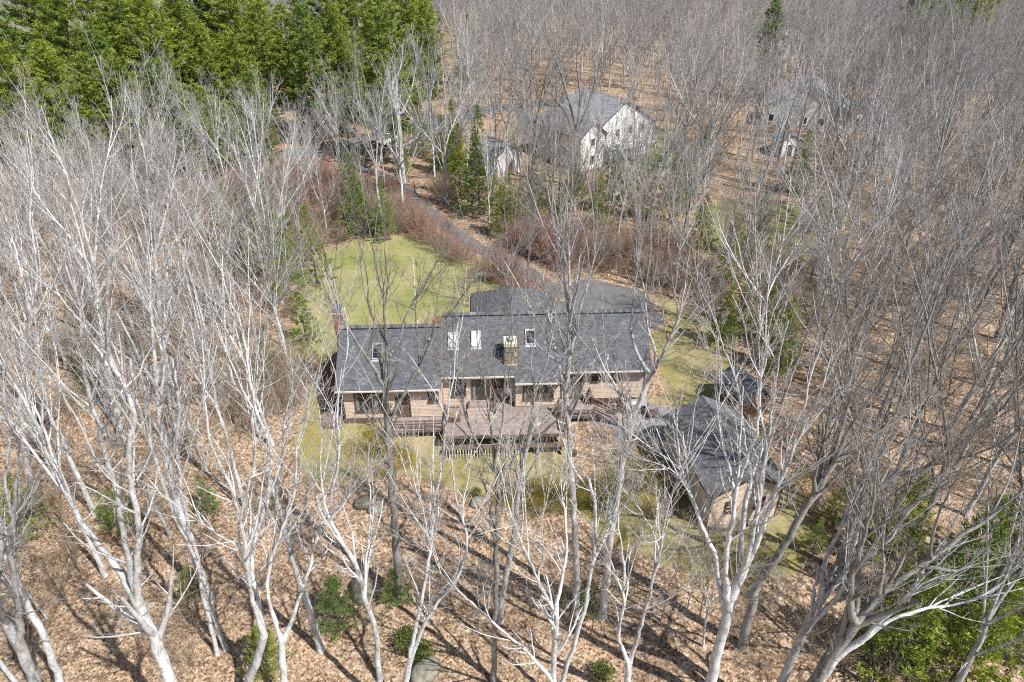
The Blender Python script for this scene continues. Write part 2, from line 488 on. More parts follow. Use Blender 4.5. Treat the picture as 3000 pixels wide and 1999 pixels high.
DRIVE = [(3.5,55),(3,60),(4,66),(9,66.5),(14,64),(15.5,57),(13,55)]
sheet('driveway_apron', DRIVE, M['asphalt'], 0.016, 0.4)
DRIVE_LINE = [(5,63),(1,69),(-4,74),(-9,82),(-13,90),(-17,98),(-25,106),(-30,112)]
ribbon('driveway', DRIVE_LINE, 2.8, M['asphalt'], 0.022, 0.5)
ROAD_LINE = [(-60,97),(-44,104),(-34,112),(-25,119),(-14,127),(-4,136),(10,144),(16,146)]
ribbon('road', ROAD_LINE, 5.6, M['asphalt'], 0.03, 0.8)
ribbon('neighbour_driveway', [(2,140),(3,126),(3,116),(5,110)], 4.5, M['asphalt'], 0.036, 0.8)
sheet('gravel_patch', [(6.6,42.6),(6.4,40.2),(9,39.6),(13.0,39.6),(15.5,41.2),(14,43.6),(12.2,44.2),(7,44.2)], M['gravel'], 0.018, 0.3)
sheet('leaf_bed', [(4.2,42.5),(4.2,37),(5.8,37.0),(7.6,39),(8.0,40.6),(6.4,42.6)], M['ground'], 0.022, 0.3)

# ------------------------------------------------------------------ building kit
def shingles(mb, P0, U, S, lu, ls, expo=0.145, tab=0.30, rg=rnd, clip=None):
    """courses of separate tabs; P0 lower left corner, U along the eave, S up the slope (unit vectors)"""
    N = U.cross(S).normalized()
    rows = int(ls/expo)
    for r in range(rows+1):
        s0 = r*expo; s1 = min(s0+expo*1.15, ls)
        if s0 >= ls-0.01: break
        x = -rg.random()*tab
        while x < lu:
            wd = tab*rg.choice((0.6, 0.85, 1.0, 1.3))
            a = max(x, 0); b = min(x+wd, lu)
            x += wd
            if b-a < 0.03: continue
            if clip is not None:
                lo, hi = clip((s0+s1)/2)
                a = max(a, lo); b = min(b, hi)
                if b-a < 0.03: continue
            th = rg.choice((0.014, 0.020, 0.028))
            p = P0+U*a+S*s0; q = P0+U*(b-0.008)+S*s0; p2 = P0+U*a+S*s1; q2 = P0+U*(b-0.008)+S*s1
            c = min(1, max(0, rg.gauss(0.48, 0.15)))
            mb.quad(p+N*th, q+N*th, q2+N*0.006, p2+N*0.006, c)
            mb.quad(p, q, q+N*th, p+N*th, c*0.8)

def clap(mb, u0, u1, v, z0, z1, expo=0.14, top=None, rg=rnd, out=-1):
    """clapboards on a wall facing -v (out=-1) or +v; top(z)->(u0,u1) clips a gable"""
    z = z0
    while z < z1-0.01:
        a, b = (u0, u1) if top is None else top(z+expo/2)
        if b-a > 0.05:
            zt = min(z+expo, z1)
            c = min(1, max(0, rg.gauss(0.5, 0.25)))
            f0 = v+out*0.030; f1 = v+out*0.010
            if out < 0:
                mb.quad((a,f0,z),(b,f0,z),(b,f1,zt),(a,f1,zt),c); mb.quad((a,v,z),(b,v,z),(b,f0,z),(a,f0,z),c)
            else:
                mb.quad((b,f0,z),(a,f0,z),(a,f1,zt),(b,f1,zt),c); mb.quad((b,v,z),(a,v,z),(a,f0,z),(b,f0,z),c)
        z += expo
def clap_side(mb, v0, v1, u, z0, z1, out, expo=0.115, top=None, rg=rnd):
    z = z0
    while z < z1-0.01:
        a, b = (v0, v1) if top is None else top(z+expo/2)
        if b-a > 0.05:
            zt = min(z+expo, z1); c = min(1, max(0, rg.gauss(0.5, 0.25)))
            f0 = u+out*0.030; f1 = u+out*0.010
            mb.quad((f0,a,z),(f0,b,z),(f1,b,zt),(f1,a,zt),c)
            mb.quad((u,a,z),(u,b,z),(f0,b,z),(f0,a,z),c)
        z += expo

def window(par, u0, u1, v, z0, z1, mull=0, fm=None, pm=None, off=(0,0,0), curtain=False, depth=0.07, sill=True):
    """frame (> pane, sill) on a wall facing -v"""
    fm = fm or M['trim']; pm = pm or M['pane']
    f = MB(); w_ = 0.08
    f.box(u0, u1, v-depth, v+0.02, z0, z0+w_); f.box(u0, u1, v-depth, v+0.02, z1-w_, z1)
    f.box(u0, u0+w_, v-depth, v+0.02, z0+w_, z1-w_); f.box(u1-w_, u1, v-depth, v+0.02, z0+w_, z1-w_)
    k = mull+1; cw = (u1-u0-2*w_)/k
    for i in range(1, k): 
        x = u0+w_+i*cw; f.box(x-0.04, x+0.04, v-depth+0.005, v+0.02, z0+w_, z1-w_)
    fo = f.build('window', fm, par)
    for i in range(k):
        a = u0+w_+i*cw+(0.04 if i else 0); b = u0+w_+(i+1)*cw-(0.04 if i < k-1 else 0)
        p = MB(); p.box(a+0.002, b-0.002, v-depth*0.55, v-0.005, z0+w_+0.002, z1-w_-0.002)
        p.build('pane', pm, fo)
        if curtain and i % 2 == 0:
            p = MB(); p.box(a+0.02, a+(b-a)*0.35, v-depth*0.55-0.008, v-depth*0.55-0.001, z0+w_+0.03, z1-w_-0.03)
            p.build('curtain', M['curtain'], fo)
    if sill:
        s = MB(); s.box(u0-0.04, u1+0.04, v-depth-0.05, v+0.02, z0-0.05, z0-0.003); s.build('sill', fm, fo)
    return fo

def gable_block(par, u0, u1, v0, v1, zf, ze, tp, siding, roofm, shingm, ov=0.35, front_gable=True, expo=0.115, sh=True, shtab=0.3, shexpo=0.145, base=None, gz=0.0):
    """house block whose ridge runs along v (gable faces -v)"""
    um = (u0+u1)/2; hw = (u1-u0)/2; zr = ze+tp*hw
    core = MB()
    core.prism([(u0,gz-0.6),(u1,gz-0.6),(u1,ze),(um,zr),(u0,ze)], v0, v1)
    core.build('wall', M['wallcore'] if siding is M['siding'] else M['white'], par)
    if base:
        b = MB(); b.box(u0-0.05,u1+0.05,v0-0.05,v1+0.05,gz-0.6,zf); b.build('foundation', base, par)
    s = MB()
    gt = lambda z: (u0, u1) if z < ze else (u0+(z-ze)/tp, u1-(z-ze)/tp)
    clap(s, u0, u1, v0, zf, zr-0.05, expo, gt); clap(s, u0, u1, v1, zf, zr-0.05, expo, gt, out=1)
    clap_side(s, v0, v1, u0, zf, ze, -1, expo); clap_side(s, v0, v1, u1, zf, ze, 1, expo)
    so = s.build('clapboards', siding, par); so['kind'] = 'stuff'
    sl = math.hypot(1, tp)
    for sg in (-1, 1):
        r = MB(); e = um+sg*(hw+ov); zeo = ze-tp*ov
        n = Vector((-sg*-tp, 0, 1)).normalized(); t = 0.16
        a = (e, zeo+0.04); b = (um+sg*0.0, zr+0.04)
        pts = [a, b, (b[0], b[1]+t), (a[0], a[1]+t)]
        if sg > 0: pts = pts[::-1]
        r.prism(pts, v0-ov, v1+ov)
        r.build('roof_slope', roofm, par)
        if sh:
            m_ = MB(); ls = (hw+ov)*sl
            if sg < 0:
                shingles(m_, Vector((e, v1+ov, zeo+0.04+t+0.003)), Vector((0,-1,0)), Vector((1,0,tp)).normalized(), v1-v0+2*ov, ls, shexpo, shtab)
            else:
                shingles(m_, Vector((e, v0-ov, zeo+0.04+t+0.003)), Vector((0,1,0)), Vector((-1,0,tp)).normalized(), v1-v0+2*ov, ls, shexpo, shtab)
            o = m_.build('shingles', shingm, par); o['kind'] = 'stuff'
    rc = MB(); rc.prism([(um-0.16, zr+0.14),(um+0.16, zr+0.14),(um, zr+0.27)], v0-ov, v1+ov); rc.build('ridge_cap', shingm, par)
    return zr

# ------------------------------------------------------------------ the brown house
PSI = math.radians(2.2)
HO = Vector((-44*math.sin(PSI), 44*math.cos(PSI), 0))      # local (0,44)
house = empty('brown_house', HO, PSI)
tag(house, 'long brown clapboard house with slate grey shingle roof, stone chimney and four skylights', 'house')
def hb(name, mb, mat, par=None, kind=None):
    mb.v = [(p[0], p[1]-44, p[2]) for p in mb.v]
    o = mb.build(name, mat, par or house)
    if kind: o['kind'] = kind
    return o
_w = window
def hwin(*a, **k):
    a = list(a); a[2] -= 44
    return _w(house, *a, **k)
TP = 0.62
RIDM = (48.0, 6.48)
def zmain(v): return RIDM[1]-TP*(RIDM[0]-v)
RIDL = (46.75, 6.22)
def zleft(v): return RIDL[1]-TP*(RIDL[0]-v)
# wall cores
def core(u0, u1, vf, vb, z0, zf_top, ridge):
    m = MB()
    rv, rz = ridge
    zb = rz-TP*(vb-rv)
    m.prism([(vf, z0), (vb, z0), (vb, zb-0.2), (rv, rz-0.2), (vf, zf_top)], u0, u1, axis='x')
    return m
hb('wall', core(-11.6, -3.85, 42.7, 51.2, -1.4, zleft(42.7)-0.2, RIDL), M['wallcore'])
hb('wall', core(-3.845, 0.1, 43.9, 52.6, -1.0, zmain(43.9)-0.2, RIDM), M['wallcore'])
hb('wall', core(0.105, 1.895, 45.0, 52.59, -1.0, zmain(45.0)-0.2, RIDM), M['wallcore'])
hb('wall', core(1.9, 5.6, 43.35, 52.58, -1.0, zmain(43.35)-0.2, RIDM), M['wallcore'])
hb('wall', core(5.605, 12.4, 44.1, 52.57, -0.6, zmain(44.1)-0.2, RIDM), M['wallcore'])
sd = MB()
clap(sd, -11.6, -3.85, 42.7, 0.28, 3.55)
clap(sd, -3.845, 0.1, 43.9, 0.5, 3.80)
clap(sd, 0.105, 1.895, 45.0, 0.5, 4.4)
clap(sd, 1.9, 5.6, 43.35, 0.55, 3.50)
clap(sd, 5.605, 12.4, 44.1, 0.62, 3.92)
clap_side(sd, 42.7, 51.2, -11.6, 0.28, 6.0, -1, top=lambda z: (max(42.7, RIDL[0]-(6.02-z)/TP), min(51.2, RIDL[0]+(6.02-z)/TP)))
clap_side(sd, 44.1, 52.57, 12.4, 0.62, 6.25, 1, top=lambda z: (max(44.1, RIDM[0]-(6.28-z)/TP), min(52.57, RIDM[0]+(6.28-z)/TP)))
clap_side(sd, 43.35, 45.0, 1.9, 0.55, 3.5, -1)
hb('clapboards', sd, M['siding'], kind='stuff')
# gables of the main block above the left block
gm = MB(); gm.prism([(43.6, 3.4), (52.0, 3.4), (52.0, 4.0), (48.0, 6.28), (43.6, 3.6)], -3.87, -3.84, axis='x'); hb('gable_wall', gm, M['trim'])
# corner boards
for (u_, v_, z0, z1) in ((-11.6, 42.7, 0.25, 3.45), (1.9, 43.35, 0.5, 3.4), (5.58, 43.35, 0.5, 3.4), (12.4, 44.1, 0.6, 3.8), (0.1, 43.9, 0.5, 3.7)):
    m = MB(); m.box(u_-0.06, u_+0.06, v_-0.05, v_+0.06, z0, z1); hb('corner_board', m, M['trim'])
# skirt boards and foundation strip
sk = MB()
uu = -11.65
while uu < -3.9:
    sk.box(uu, uu+0.19, 42.64, 42.70, -0.55, 0.26, rnd.random()); uu += 0.2
hb('skirt', sk, M['skirt'], kind='stuff')
m = MB(); m.box(-11.75, -3.8, 42.60, 42.75, -1.6, -0.55); hb('foundation', m, M['concrete'])
m = MB(); m.box(5.62, 12.45, 44.03, 44.12, -0.5, 0.60); hb('foundation', m, M['trim'])
m = MB(); m.box(12.35, 12.46, 44.15, 52.5, -0.5, 0.60); hb('foundation', m, M['concrete'])
# roofs : (u0,u1, eave v, ridge, back eave v)
def roof_plane(u0, u1, ve, ridge, side):
    rv, rz = ridge
    ze = rz-TP*abs(rv-ve)
    m = MB()
    pts = [(ve, ze-0.16), (rv, rz-0.16), (rv, rz), (ve, ze)]
    if side > 0: pts = pts[::-1]
    m.prism(pts, u0, u1, axis='x')
    hb('roof_slope', m, M['roofdeck'])
    s = MB(); ls = abs(rv-ve)*math.hypot(1, TP)
    if side < 0: shingles(s, Vector((u0, ve, ze+0.004)), Vector((1,0,0)), Vector((0,1,TP)).normalized(), u1-u0, ls)
    else: shingles(s, Vector((u1, ve, ze+0.004)), Vector((-1,0,0)), Vector((0,-1,TP)).normalized(), u1-u0, ls)
    hb('shingles', s, M['shingle'], kind='stuff')
roof_plane(-11.95, -3.86, 42.15, RIDL, -1)
roof_plane(-11.95, -3.86, 51.6, RIDL, 1)
roof_plane(-3.85, 1.85, 43.35, RIDM, -1)
roof_plane(1.855, 5.70, 42.8, RIDM, -1)
roof_plane(5.705, 12.75, 43.54, RIDM, -1)
roof_plane(-3.85, 12.75, 53.0, RIDM, 1)
for (u0, u1, (rv, rz)) in ((-11.95, -3.88, RIDL), (-3.86, 12.76, RIDM)):
    m = MB(); m.prism([(rv-0.20, rz-0.06), (rv+0.05, rz+0.02), (rv+0.05, rz+0.16), (rv-0.20, rz+0.06)][::-1], u0, u1, axis='x'); hb('ridge_vent', m, M['black'])
    m = MB()
    x = u0
    while x < u1:
        m.prism([(rv-0.24, rz+0.04), (rv+0.02, rz+0.17), (rv+0.26, rz+0.04), (rv+0.26, rz+0.07), (rv+0.02, rz+0.205), (rv-0.24, rz+0.075)][::-1], x, min(x+0.24, u1), rnd.random(), axis='x'); x += 0.25
    o = hb('ridge_cap', m, M['shingle'], kind='stuff')
# gutters
for (u0, u1, v, z) in ((-11.95, -3.9, 42.15, zleft(42.15)), (-3.85, 1.84, 43.35, zmain(43.35)), (1.86, 5.70, 42.8, zmain(42.8)), (5.71, 12.75, 43.54, zmain(43.54))):
    m = MB(); m.box(u0, u1, v-0.11, v-0.002, z-0.14, z-0.03); hb('gutter', m, M['gutter'])
    m = MB(); m.box(u0, u1, v, v+0.55, z-0.19, z-0.163); hb('soffit', m, M['trim'])
# rake boards at the gable ends
for (u_, rid, ve, vb) in ((-11.97, RIDL, 42.15, 51.6), (12.77, RIDM, 43.54, 53.0), (-3.88, RIDM, 43.35, 53.0)):
    for v_ in (ve, vb):
        m = MB(); rv, rz = rid; z_ = rz-TP*abs(rv-v_)
        m.prism([(v_, z_-0.2), (rv, rz-0.2), (rv, rz+0.012), (v_, z_+0.012)] if v_ < rv else [(rv, rz-0.2), (v_, z_-0.2), (v_, z_+0.012), (rv, rz+0.012)], u_-0.02, u_+0.02, axis='x'); hb('rake_board', m, M['trim'])
# hipped rear wing
wg = MB(); wg.box(-1.9, 5.8, 52.6, 57.2, -0.5, 3.0); hb('wall', wg, M['wallcore'])
def hip(u0, u1, v0, v1, ze, rise, uc):
    A = Vector((uc-0.4, v1-2.6, ze+rise)); B = Vector((uc-0.4, v0, ze+rise))
    m = MB()
    cs = [Vector((u0, v0, ze)), Vector((u1, v0, ze)), Vector((u1, v1, ze)), Vector((u0, v1, ze))]
    m.quad(cs[1], cs[2], A, B); m.quad(cs[3], cs[0], B, A); m.tri(cs[2], cs[3], A); m.quad(cs[0], cs[3], cs[2], cs[1])
    hb('roof_slope', m, M['roofdeck'])
    s = MB()
    # left slope
    run = (uc-0.4)-u0; sl = math.hypot(run, rise); S = Vector((run, 0, rise)).normalized()
    shingles(s, Vector((u0, v1, ze+0.01)), Vector((0,-1,0)), S, v1-v0, sl, clip=lambda q: (2.6*q/sl, v1-v0))
    run = u1-(uc-0.4); sl2 = math.hypot(run, rise); S = Vector((-run, 0, rise)).normalized()
    shingles(s, Vector((u1, v0, ze+0.01)), Vector((0,1,0)), S, v1-v0, sl2, clip=lambda q: (0, v1-v0-2.6*q/sl2))
    hb('shingles', s, M['shingle'], kind='stuff')
hip(-1.7, 6.1, 50.2, 57.6, 3.15, 2.0, 2.4)
# vents
for (u_, v_, z_, h_) in ((-4.77, 45.48, 5.42, 0.42), (9.31, 44.46, 4.27, 0.4), (-5.8, 47.2, 5.95, 0.5), (3.4, 53.0, 4.6, 0.75)):
    m = MB(); m.cyl((u_, v_), 0.055, z_-0.1, z_+h_, 10); m.cyl((u_, v_), 0.11, z_-0.05, z_+0.07, 10, 0.06); hb('vent_pipe', m, M['white'])
m = MB(); m.box(-4.6, -3.95, 47.1, 47.6, 6.0, 6.5); hb('vent_box', m, M['brick'])
# skylights
def skylight(u0, u1, v0, v1, ridge, white):
    rv, rz = ridge
    zf = lambda v: rz-TP*(rv-v)
    N = Vector((0, -TP, 1)).normalized()
    def P(u_, v_, h_): p = Vector((u_, v_, zf(v_)))+N*h_; return p
    m = MB(); w_ = 0.08; t = 0.16
    def bar(a0, a1, b0, b1, h0, h1, mm): mm.hexa([P(a0,b0,h0),P(a1,b0,h0),P(a1,b1,h0),P(a0,b1,h0),P(a0,b0,h1),P(a1,b0,h1),P(a1,b1,h1),P(a0,b1,h1)])
    bar(u0, u1, v0, v0+w_, 0.02, t, m); bar(u0, u1, v1-w_*1.6, v1, 0.02, t, m)
    bar(u0, u0+w_, v0+w_, v1-w_*1.6, 0.02, t, m); bar(u1-w_, u1, v0+w_, v1-w_*1.6, 0.02, t, m)
    f = hb('skylight', m, M['metal'])
    m = MB(); bar(u0+w_, u1-w_, v0+w_, v1-w_*1.6, 0.03, t-0.05, m); hb('pane', m, M['pane_white'] if white else M['pane_sky'], f)
    m = MB(); bar(u0-0.05, u1+0.05, v0-0.16, v0-0.004, 0.03, 0.045, m); hb('flashing', m, M['metal'], f)
    if white: f['label'] = 'skylight with its white blind drawn'
skylight(-9.25, -8.42, 44.32, 45.5, RIDL, False)
skylight(-3.34, -2.55, 45.45, 46.62, RIDM, True)
skylight(-1.5, -0.74, 45.47, 46.67, RIDM, True)
skylight(2.84, 3.64, 45.55, 46.72, RIDM, False)
# stone chimney: core, stones, cap
CU0, CU1, CV0, CV1 = 1.12, 2.04, 44.1, 45.15
m = MB(); m.box(CU0+0.05, CU1-0.05, CV0+0.05, CV1-0.05, 3.4, 6.0); ch = hb('stone_chimney', m, M['mortar'])
def stone_mesh(w_, h_, seed):
    r = random.Random(seed); m = MB(); d = 0.07
    k = [(w_*a+r.uniform(-.015,.015), h_*b+r.uniform(-.015,.015)) for a, b in ((.12,0),(.85,.03),(1,.3),(.96,.82),(.7,1),(.2,.97),(0,.6))]
    n = len(m.v)
    m.v += [(x-w_/2, 0, z) for x, z in k]+[((x-w_/2)*.86, -d, h_/2+(z-h_/2)*.86) for x, z in k]
    q = len(k)
    m.f.append(tuple(n+q+i for i in range(q))); m.c.append(.5)
    for i in range(q):
        j = (i+1) % q; m.f.append((n+i, n+j, n+q+j, n+q+i)); m.c.append(.5)
    return m.mesh('stone', M['chimney_stone'])
SMESH = [stone_mesh(w_, .17, i) for i, w_ in enumerate((.2, .28, .36, .24))]
for face in range(4):
    z = 4.0 if face == 0 else 4.2
    while z < 5.78:
        L = (CU1-CU0) if face % 2 == 0 else (CV1-CV0)
        x = 0.0
        while x < L-0.12:
            k = rnd.randrange(4); wd = (.2, .28, .36, .24)[k]
            if x+wd > L+0.03: k = 0; wd = .2
            cx = x+wd/2
            pos = [(CU0+cx, CV0+0.05, 0), (CU1-0.05, CV0+cx, math.pi/2), (CU1-cx, CV1-0.05, math.pi), (CU0+0.05, CV1-cx, -math.pi/2)][face]
            o = link('stone', SMESH[k], ch, (pos[0], pos[1]-44, z+rnd.uniform(-.01, .01)))
            o.rotation_euler = (0, 0, pos[2]); o.scale = (min(1.0, (L-x)/wd) if x+wd > L else 1.0, rnd.uniform(.7, 1.3), rnd.uniform(.9, 1.05))
            x += wd+0.01
        z += 0.185
m = MB(); m.box(CU0-0.06, CU1+0.06, CV0-0.05, CV0+0.22, 5.82, 6.10); m.box(CU0-0.06, CU1+0.06, CV1-0.22, CV1+0.05, 5.82, 6.10)
m.box(CU0-0.06, CU0+0.2, CV0+0.22, CV1-0.22, 5.82, 6.10); m.box(CU1-0.2, CU1+0.06, CV0+0.22, CV1-0.22, 5.82, 6.10); hb('capstone', m, M['capstone'], ch)
m = MB(); m.box(CU0-0.04, CU1+0.04, CV0-0.04, CV0+0.06, 3.95, 4.16); hb('flashing', m, M['capstone'], ch)
m = MB(); m.cyl(((CU0+CU1)/2, (CV0+CV1)/2), 0.16, 5.9, 6.28, 12); m.cyl(((CU0+CU1)/2, (CV0+CV1)/2), 0.26, 6.28, 6.36, 12, 0.08); hb('flue_cap', m, M['metal'], ch)
# brick chimney at the left end
m = MB(); m.box(-12.42, -11.72, 46.9, 47.7, -0.5, 7.35); bc = hb('brick_chimney', m, M['mortar'])
m = MB()
zz = 0.2
while zz < 7.3:
    off_ = 0.1 if int(zz/0.075) % 2 else 0
    for face in ('f', 'l'):
        x = -off_
        while x < 0.7:
            a = max(0, x); b = min(0.7 if face == 'f' else 0.8, x+0.2)
            if b-a > .03:
                if face == 'f': m.box(-12.42+a, -12.42+b-0.012, 46.885, 46.905, zz, zz+0.062, rnd.random())
                else: m.box(-12.435, -12.415, 46.9+a, 46.9+b-0.012, zz, zz+0.062, rnd.random())
            x += 0.2
    for a in (0, .2, .4, .6): m.box(-11.725, -11.705, 46.9+a, 46.9+a+0.188, zz, zz+0.062, rnd.random())
    zz += 0.075
hb('bricks', m, M['brick'], bc, kind='stuff')
m = MB(); m.box(-12.48, -11.66, 46.84, 47.76, 7.35, 7.45); hb('crown', m, M['mortar'], bc)
m = MB()
for a in ((-12.38, 46.95), (-11.8, 46.95), (-12.38, 47.6), (-11.8, 47.6)): m.box(a[0], a[0]+.04, a[1], a[1]+.04, 7.45, 7.7)
m.box(-12.46, -11.68, 46.86, 47.74, 7.7, 7.76); hb('chimney_cap', m, M['blue_metal'], bc)
# windows and doors (front)
hwin(-10.7, -8.35, 42.7-0.03, 0.95, 2.75, mull=2, curtain=True)
hwin(-4.95, -4.1, 42.7-0.03, 1.75, 2.7)
hwin(-3.25, -2.0, 43.9-0.03, 1.35, 2.95, mull=1)
hwin(-1.55, -0.05, 43.9-0.03, 0.62, 2.85, mull=1, sill=False, curtain=True)
hwin(0.3, 1.5, 45.0-0.03, 1.3, 3.1, mull=1, curtain=True)
hwin(2.55, 5.0, 43.35-0.03, 1.25, 2.85, mull=3, curtain=True)
hwin(8.1, 8.8, 44.1-0.03, 2.35, 3.15)
hwin(9.65, 10.35, 44.1-0.03, 2.35, 3.15)
def door(u0, u1, v, z0, z1, lites=True):
    m = MB(); w_ = 0.09
    m.box(u0-w_, u0, v-0.08, v+0.03, z0, z1+w_); m.box(u1, u1+w_, v-0.08, v+0.03, z0, z1+w_); m.box(u0, u1, v-0.08, v+0.03, z1, z1+w_)
    d = hb('door', m, M['trim'])
    m = MB(); m.box(u0+.004, u1-.004, v-0.045, v+0.02, z0+.01, z1-.004)
    for i in range(2):
        for j in range(2):
            a = u0+0.1+i*(u1-u0-0.1)/2; b = a+(u1-u0-0.3)/2
            m.box(a, b, v-0.06, v-0.04, z0+0.15+j*0.5, z0+0.55+j*0.5)
    hb('door_leaf', m, M['rail'], d)
    if lites:
        m = MB()
        for i in range(3):
            for j in range(2):
                a = u0+0.12+i*(u1-u0-0.24)/3; m.box(a+.01, a+(u1-u0-.24)/3-.02, v-0.058, v-0.05, z0+1.25+j*.36, z0+1.57+j*.36)
        hb('pane', m, M['pane'], d)
    m = MB(); m.box(u1-0.14, u1-0.09, v-0.11, v-0.045, z0+1.0, z0+1.08); hb('handle', m, M['metal'], d)
door(-7.4, -6.45, 42.7-0.02, 0.3, 2.4)
door(6.35, 7.25, 44.1-0.02, 0.66, 2.85)

# ------------------------------------------------------------------ decks
deck = empty('deck', HO, PSI)
tag(deck, 'big weathered brown board deck raised along the front of the brown house', 'deck')
def db(name, mb, mat, par=None, kind=None):
    return hb(name, mb, mat, par or deck, kind)
def boards(u0, u1, v0, v1, z, wd=0.14):
    m = MB(); v = v0
    while v < v1-0.02:
        b = min(v+wd-0.012, v1); x = u0
        while x < u1-0.01:
            L = min(rnd.choice((3.0, 3.6, 4.8)), u1-x)
            m.box(x, x+L-0.006, v, b, z-0.035, z+rnd.uniform(-.004, .004), rnd.random()); x += L
        v += wd
    return m
DZ = 0.5
db('deck_boards', boards(-3.7, 5.55, 39.95, 43.3, DZ), M['deck'], kind='stuff')
db('deck_boards', boards(-3.7, 1.85, 43.32, 43.86, DZ-0.001), M['deck'], kind='stuff')
db('deck_boards', boards(0.12, 1.86, 43.87, 44.95, DZ-0.001), M['deck'], kind='stuff')
db('deck_boards', boards(-7.9, -3.75, 41.1, 42.62, 0.26), M['deck'], kind='stuff')
db('deck_boards', boards(5.75, 8.1, 41.9, 44.0, 0.62), M['deck'], kind='stuff')
for (u0, u1, v0, v1, z0, z1) in ((-3.75, 5.6, 39.88, 39.94, .22, .49), (-3.78, -3.72, 39.95, 42.6, .2, .46), (5.56, 5.62, 39.95, 43.3, .2, .46), (-7.95, -3.78, 41.03, 41.09, 0.0, .25), (5.7, 8.15, 41.83, 41.89, .36, .61), (8.11, 8.17, 41.9, 44.0, .3, .6)):
    m = MB(); m.box(u0, u1, v0, v1, z0, z1); db('fascia', m, M['rail'])
for (u0, u1, v0, v1, z0, z1) in ((-3.6, 5.5, 40.4, 43.2, .25, .46), (-7.8, -3.8, 41.3, 42.5, 0, .22)):
    m = MB(); x = u0
    while x < u1: m.box(x, x+.045, v0, v1, z0, z1); x += .4
    o = db('joists', m, M['rail']); o['kind'] = 'stuff'
# posts under the decks
for (u_, v_, zt) in ((-3.6, 40.3, .45), (-1.2, 40.3, .45), (1.2, 40.3, .45), (3.4, 40.3, .45), (5.4, 40.3, .45), (-7.7, 41.3, .2), (-5.8, 41.3, .2), (-4.2, 41.2, .2), (-3.9, 41.3, .2), (6.0, 42.0, .55), (8.0, 42.0, .55)):
    m = MB(); m.box(u_-.06, u_+.06, v_-.06, v_+.06, -1.7, zt); db('post', m, M['rail'])
# long low bench shelf and lattice in front of the deck
m = MB(); m.box(-3.6, 5.5, 39.1, 39.32, -0.12, -0.07); m.box(-3.6, 5.5, 39.36, 39.56, -0.12, -0.07); db('bench_shelf', m, M['rail'])
for x in (-3.4, -1.1, 1.2, 3.5, 5.3):
    m = MB(); m.box(x-.05, x+.05, 39.15, 39.85, -1.45, -.125); db('post', m, M['rail'])
m = MB(); x = -3.5
while x < 2.2: m.box(x, x+.06, 39.02, 39.06, -1.02, -.16, rnd.random()); x += .21
o = db('lattice', m, M['whitewash']); o['kind'] = 'stuff'
m = MB(); m.box(-3.6, 3.2, 38.94, 39.01, -1.22, -1.04); db('base_board', m, M['whitewash'])
m = MB(); m.box(-3.6, 5.5, 39.9, 40.0, -1.5, -1.0); db('base_board', m, M['trim'])
# railings
def railing(a, b, z, h=0.85, n=3, step=1.4, zb=None):
    a = Vector(a); b = Vector(b); zb = z if zb is None else zb
    L = (b-a).length; k = max(1, round(L/step))
    for i in range(k+1):
        p = a.lerp(b, i/k); zz = z+(zb-z)*i/k
        m = MB(); m.box(p.x-.05, p.x+.05, p.y-.05, p.y+.05, zz-.25, zz+h); db('rail_post', m, M['rail'])
    for j in range(n):
        hz = h*(1-j/n)-0.03
        m = MB(); m.bar((a.x, a.y, z+hz), (b.x, b.y, zb+hz), .05 if j else .15, .12 if j else .05); db('rail', m, M['rail'])
railing((-7.9, 41.1), (-3.85, 41.1), .26, .85)
railing((5.62, 40.0), (5.62, 41.8), .5, .85)
railing((5.8, 41.92), (8.05, 41.92), .62, .5, 2)
railing((8.1, 41.95), (9.9, 41.35), .62, .8, 3, 1.8, -.05)
railing((8.1, 43.2), (9.9, 42.6), .62, .8, 3, 1.8, -.05)
for i in range(4):
    m = MB(); x0 = 8.2+i*.42; m.box(x0, x0+.42, 42.0-i*.12, 43.1-i*.12, .5-i*.17-.5, .46-i*.17); db('step', m, M['deck'])
m = MB(); m.box(9.95, 10.6, 41.3, 42.5, -.25, .02); db('stone_step', m, M['concrete'])
# upper landing and steps with pale nosings
db('deck_boards', boards(-1.75, .1, 42.75, 43.85, .86), M['deck'], kind='stuff')
for i in range(3):
    z1 = .86-.12*(i); v1 = 42.75-.36*i
    m = MB(); m.box(-1.85+.08*i-.1, .25+.1*i, v1-.36, v1-.004, .3+.0, z1-.12 if i else z1-.12); db('step', m, M['deck'])
    m = MB(); m.box(-1.85+.08*i-.1, .25+.1*i, v1-.05, v1-.005, z1-.115, z1+.012); db('nosing', m, M['nosing'])
m = MB(); m.box(-1.85, .2, 42.76, 43.8, .3, .82); db('landing_frame', m, M['rail'])
railing((.3, 42.3), (.3, 43.6), .5, 1.0, 3, 1.3)
# planter with leaves
m = MB(); m.box(-3.55, -2.45, 41.55, 41.65, .5, .95); m.box(-3.55, -2.45, 42.9, 43.0, .5, .95); m.box(-3.55, -3.45, 41.65, 42.9, .5, .95); m.box(-2.55, -2.45, 41.65, 42.9, .5, .95)
pl = empty('planter_box', (HO.x, HO.y, 0), PSI); tag(pl, 'square wooden planter full of dead leaves at the left end of the deck', 'planter')
hb('planter_side', m, M['rail'], pl)
m = MB(); m.box(-3.45, -2.55, 41.65, 42.9, .52, .88); hb('leaf_fill', m, M['ground'], pl)

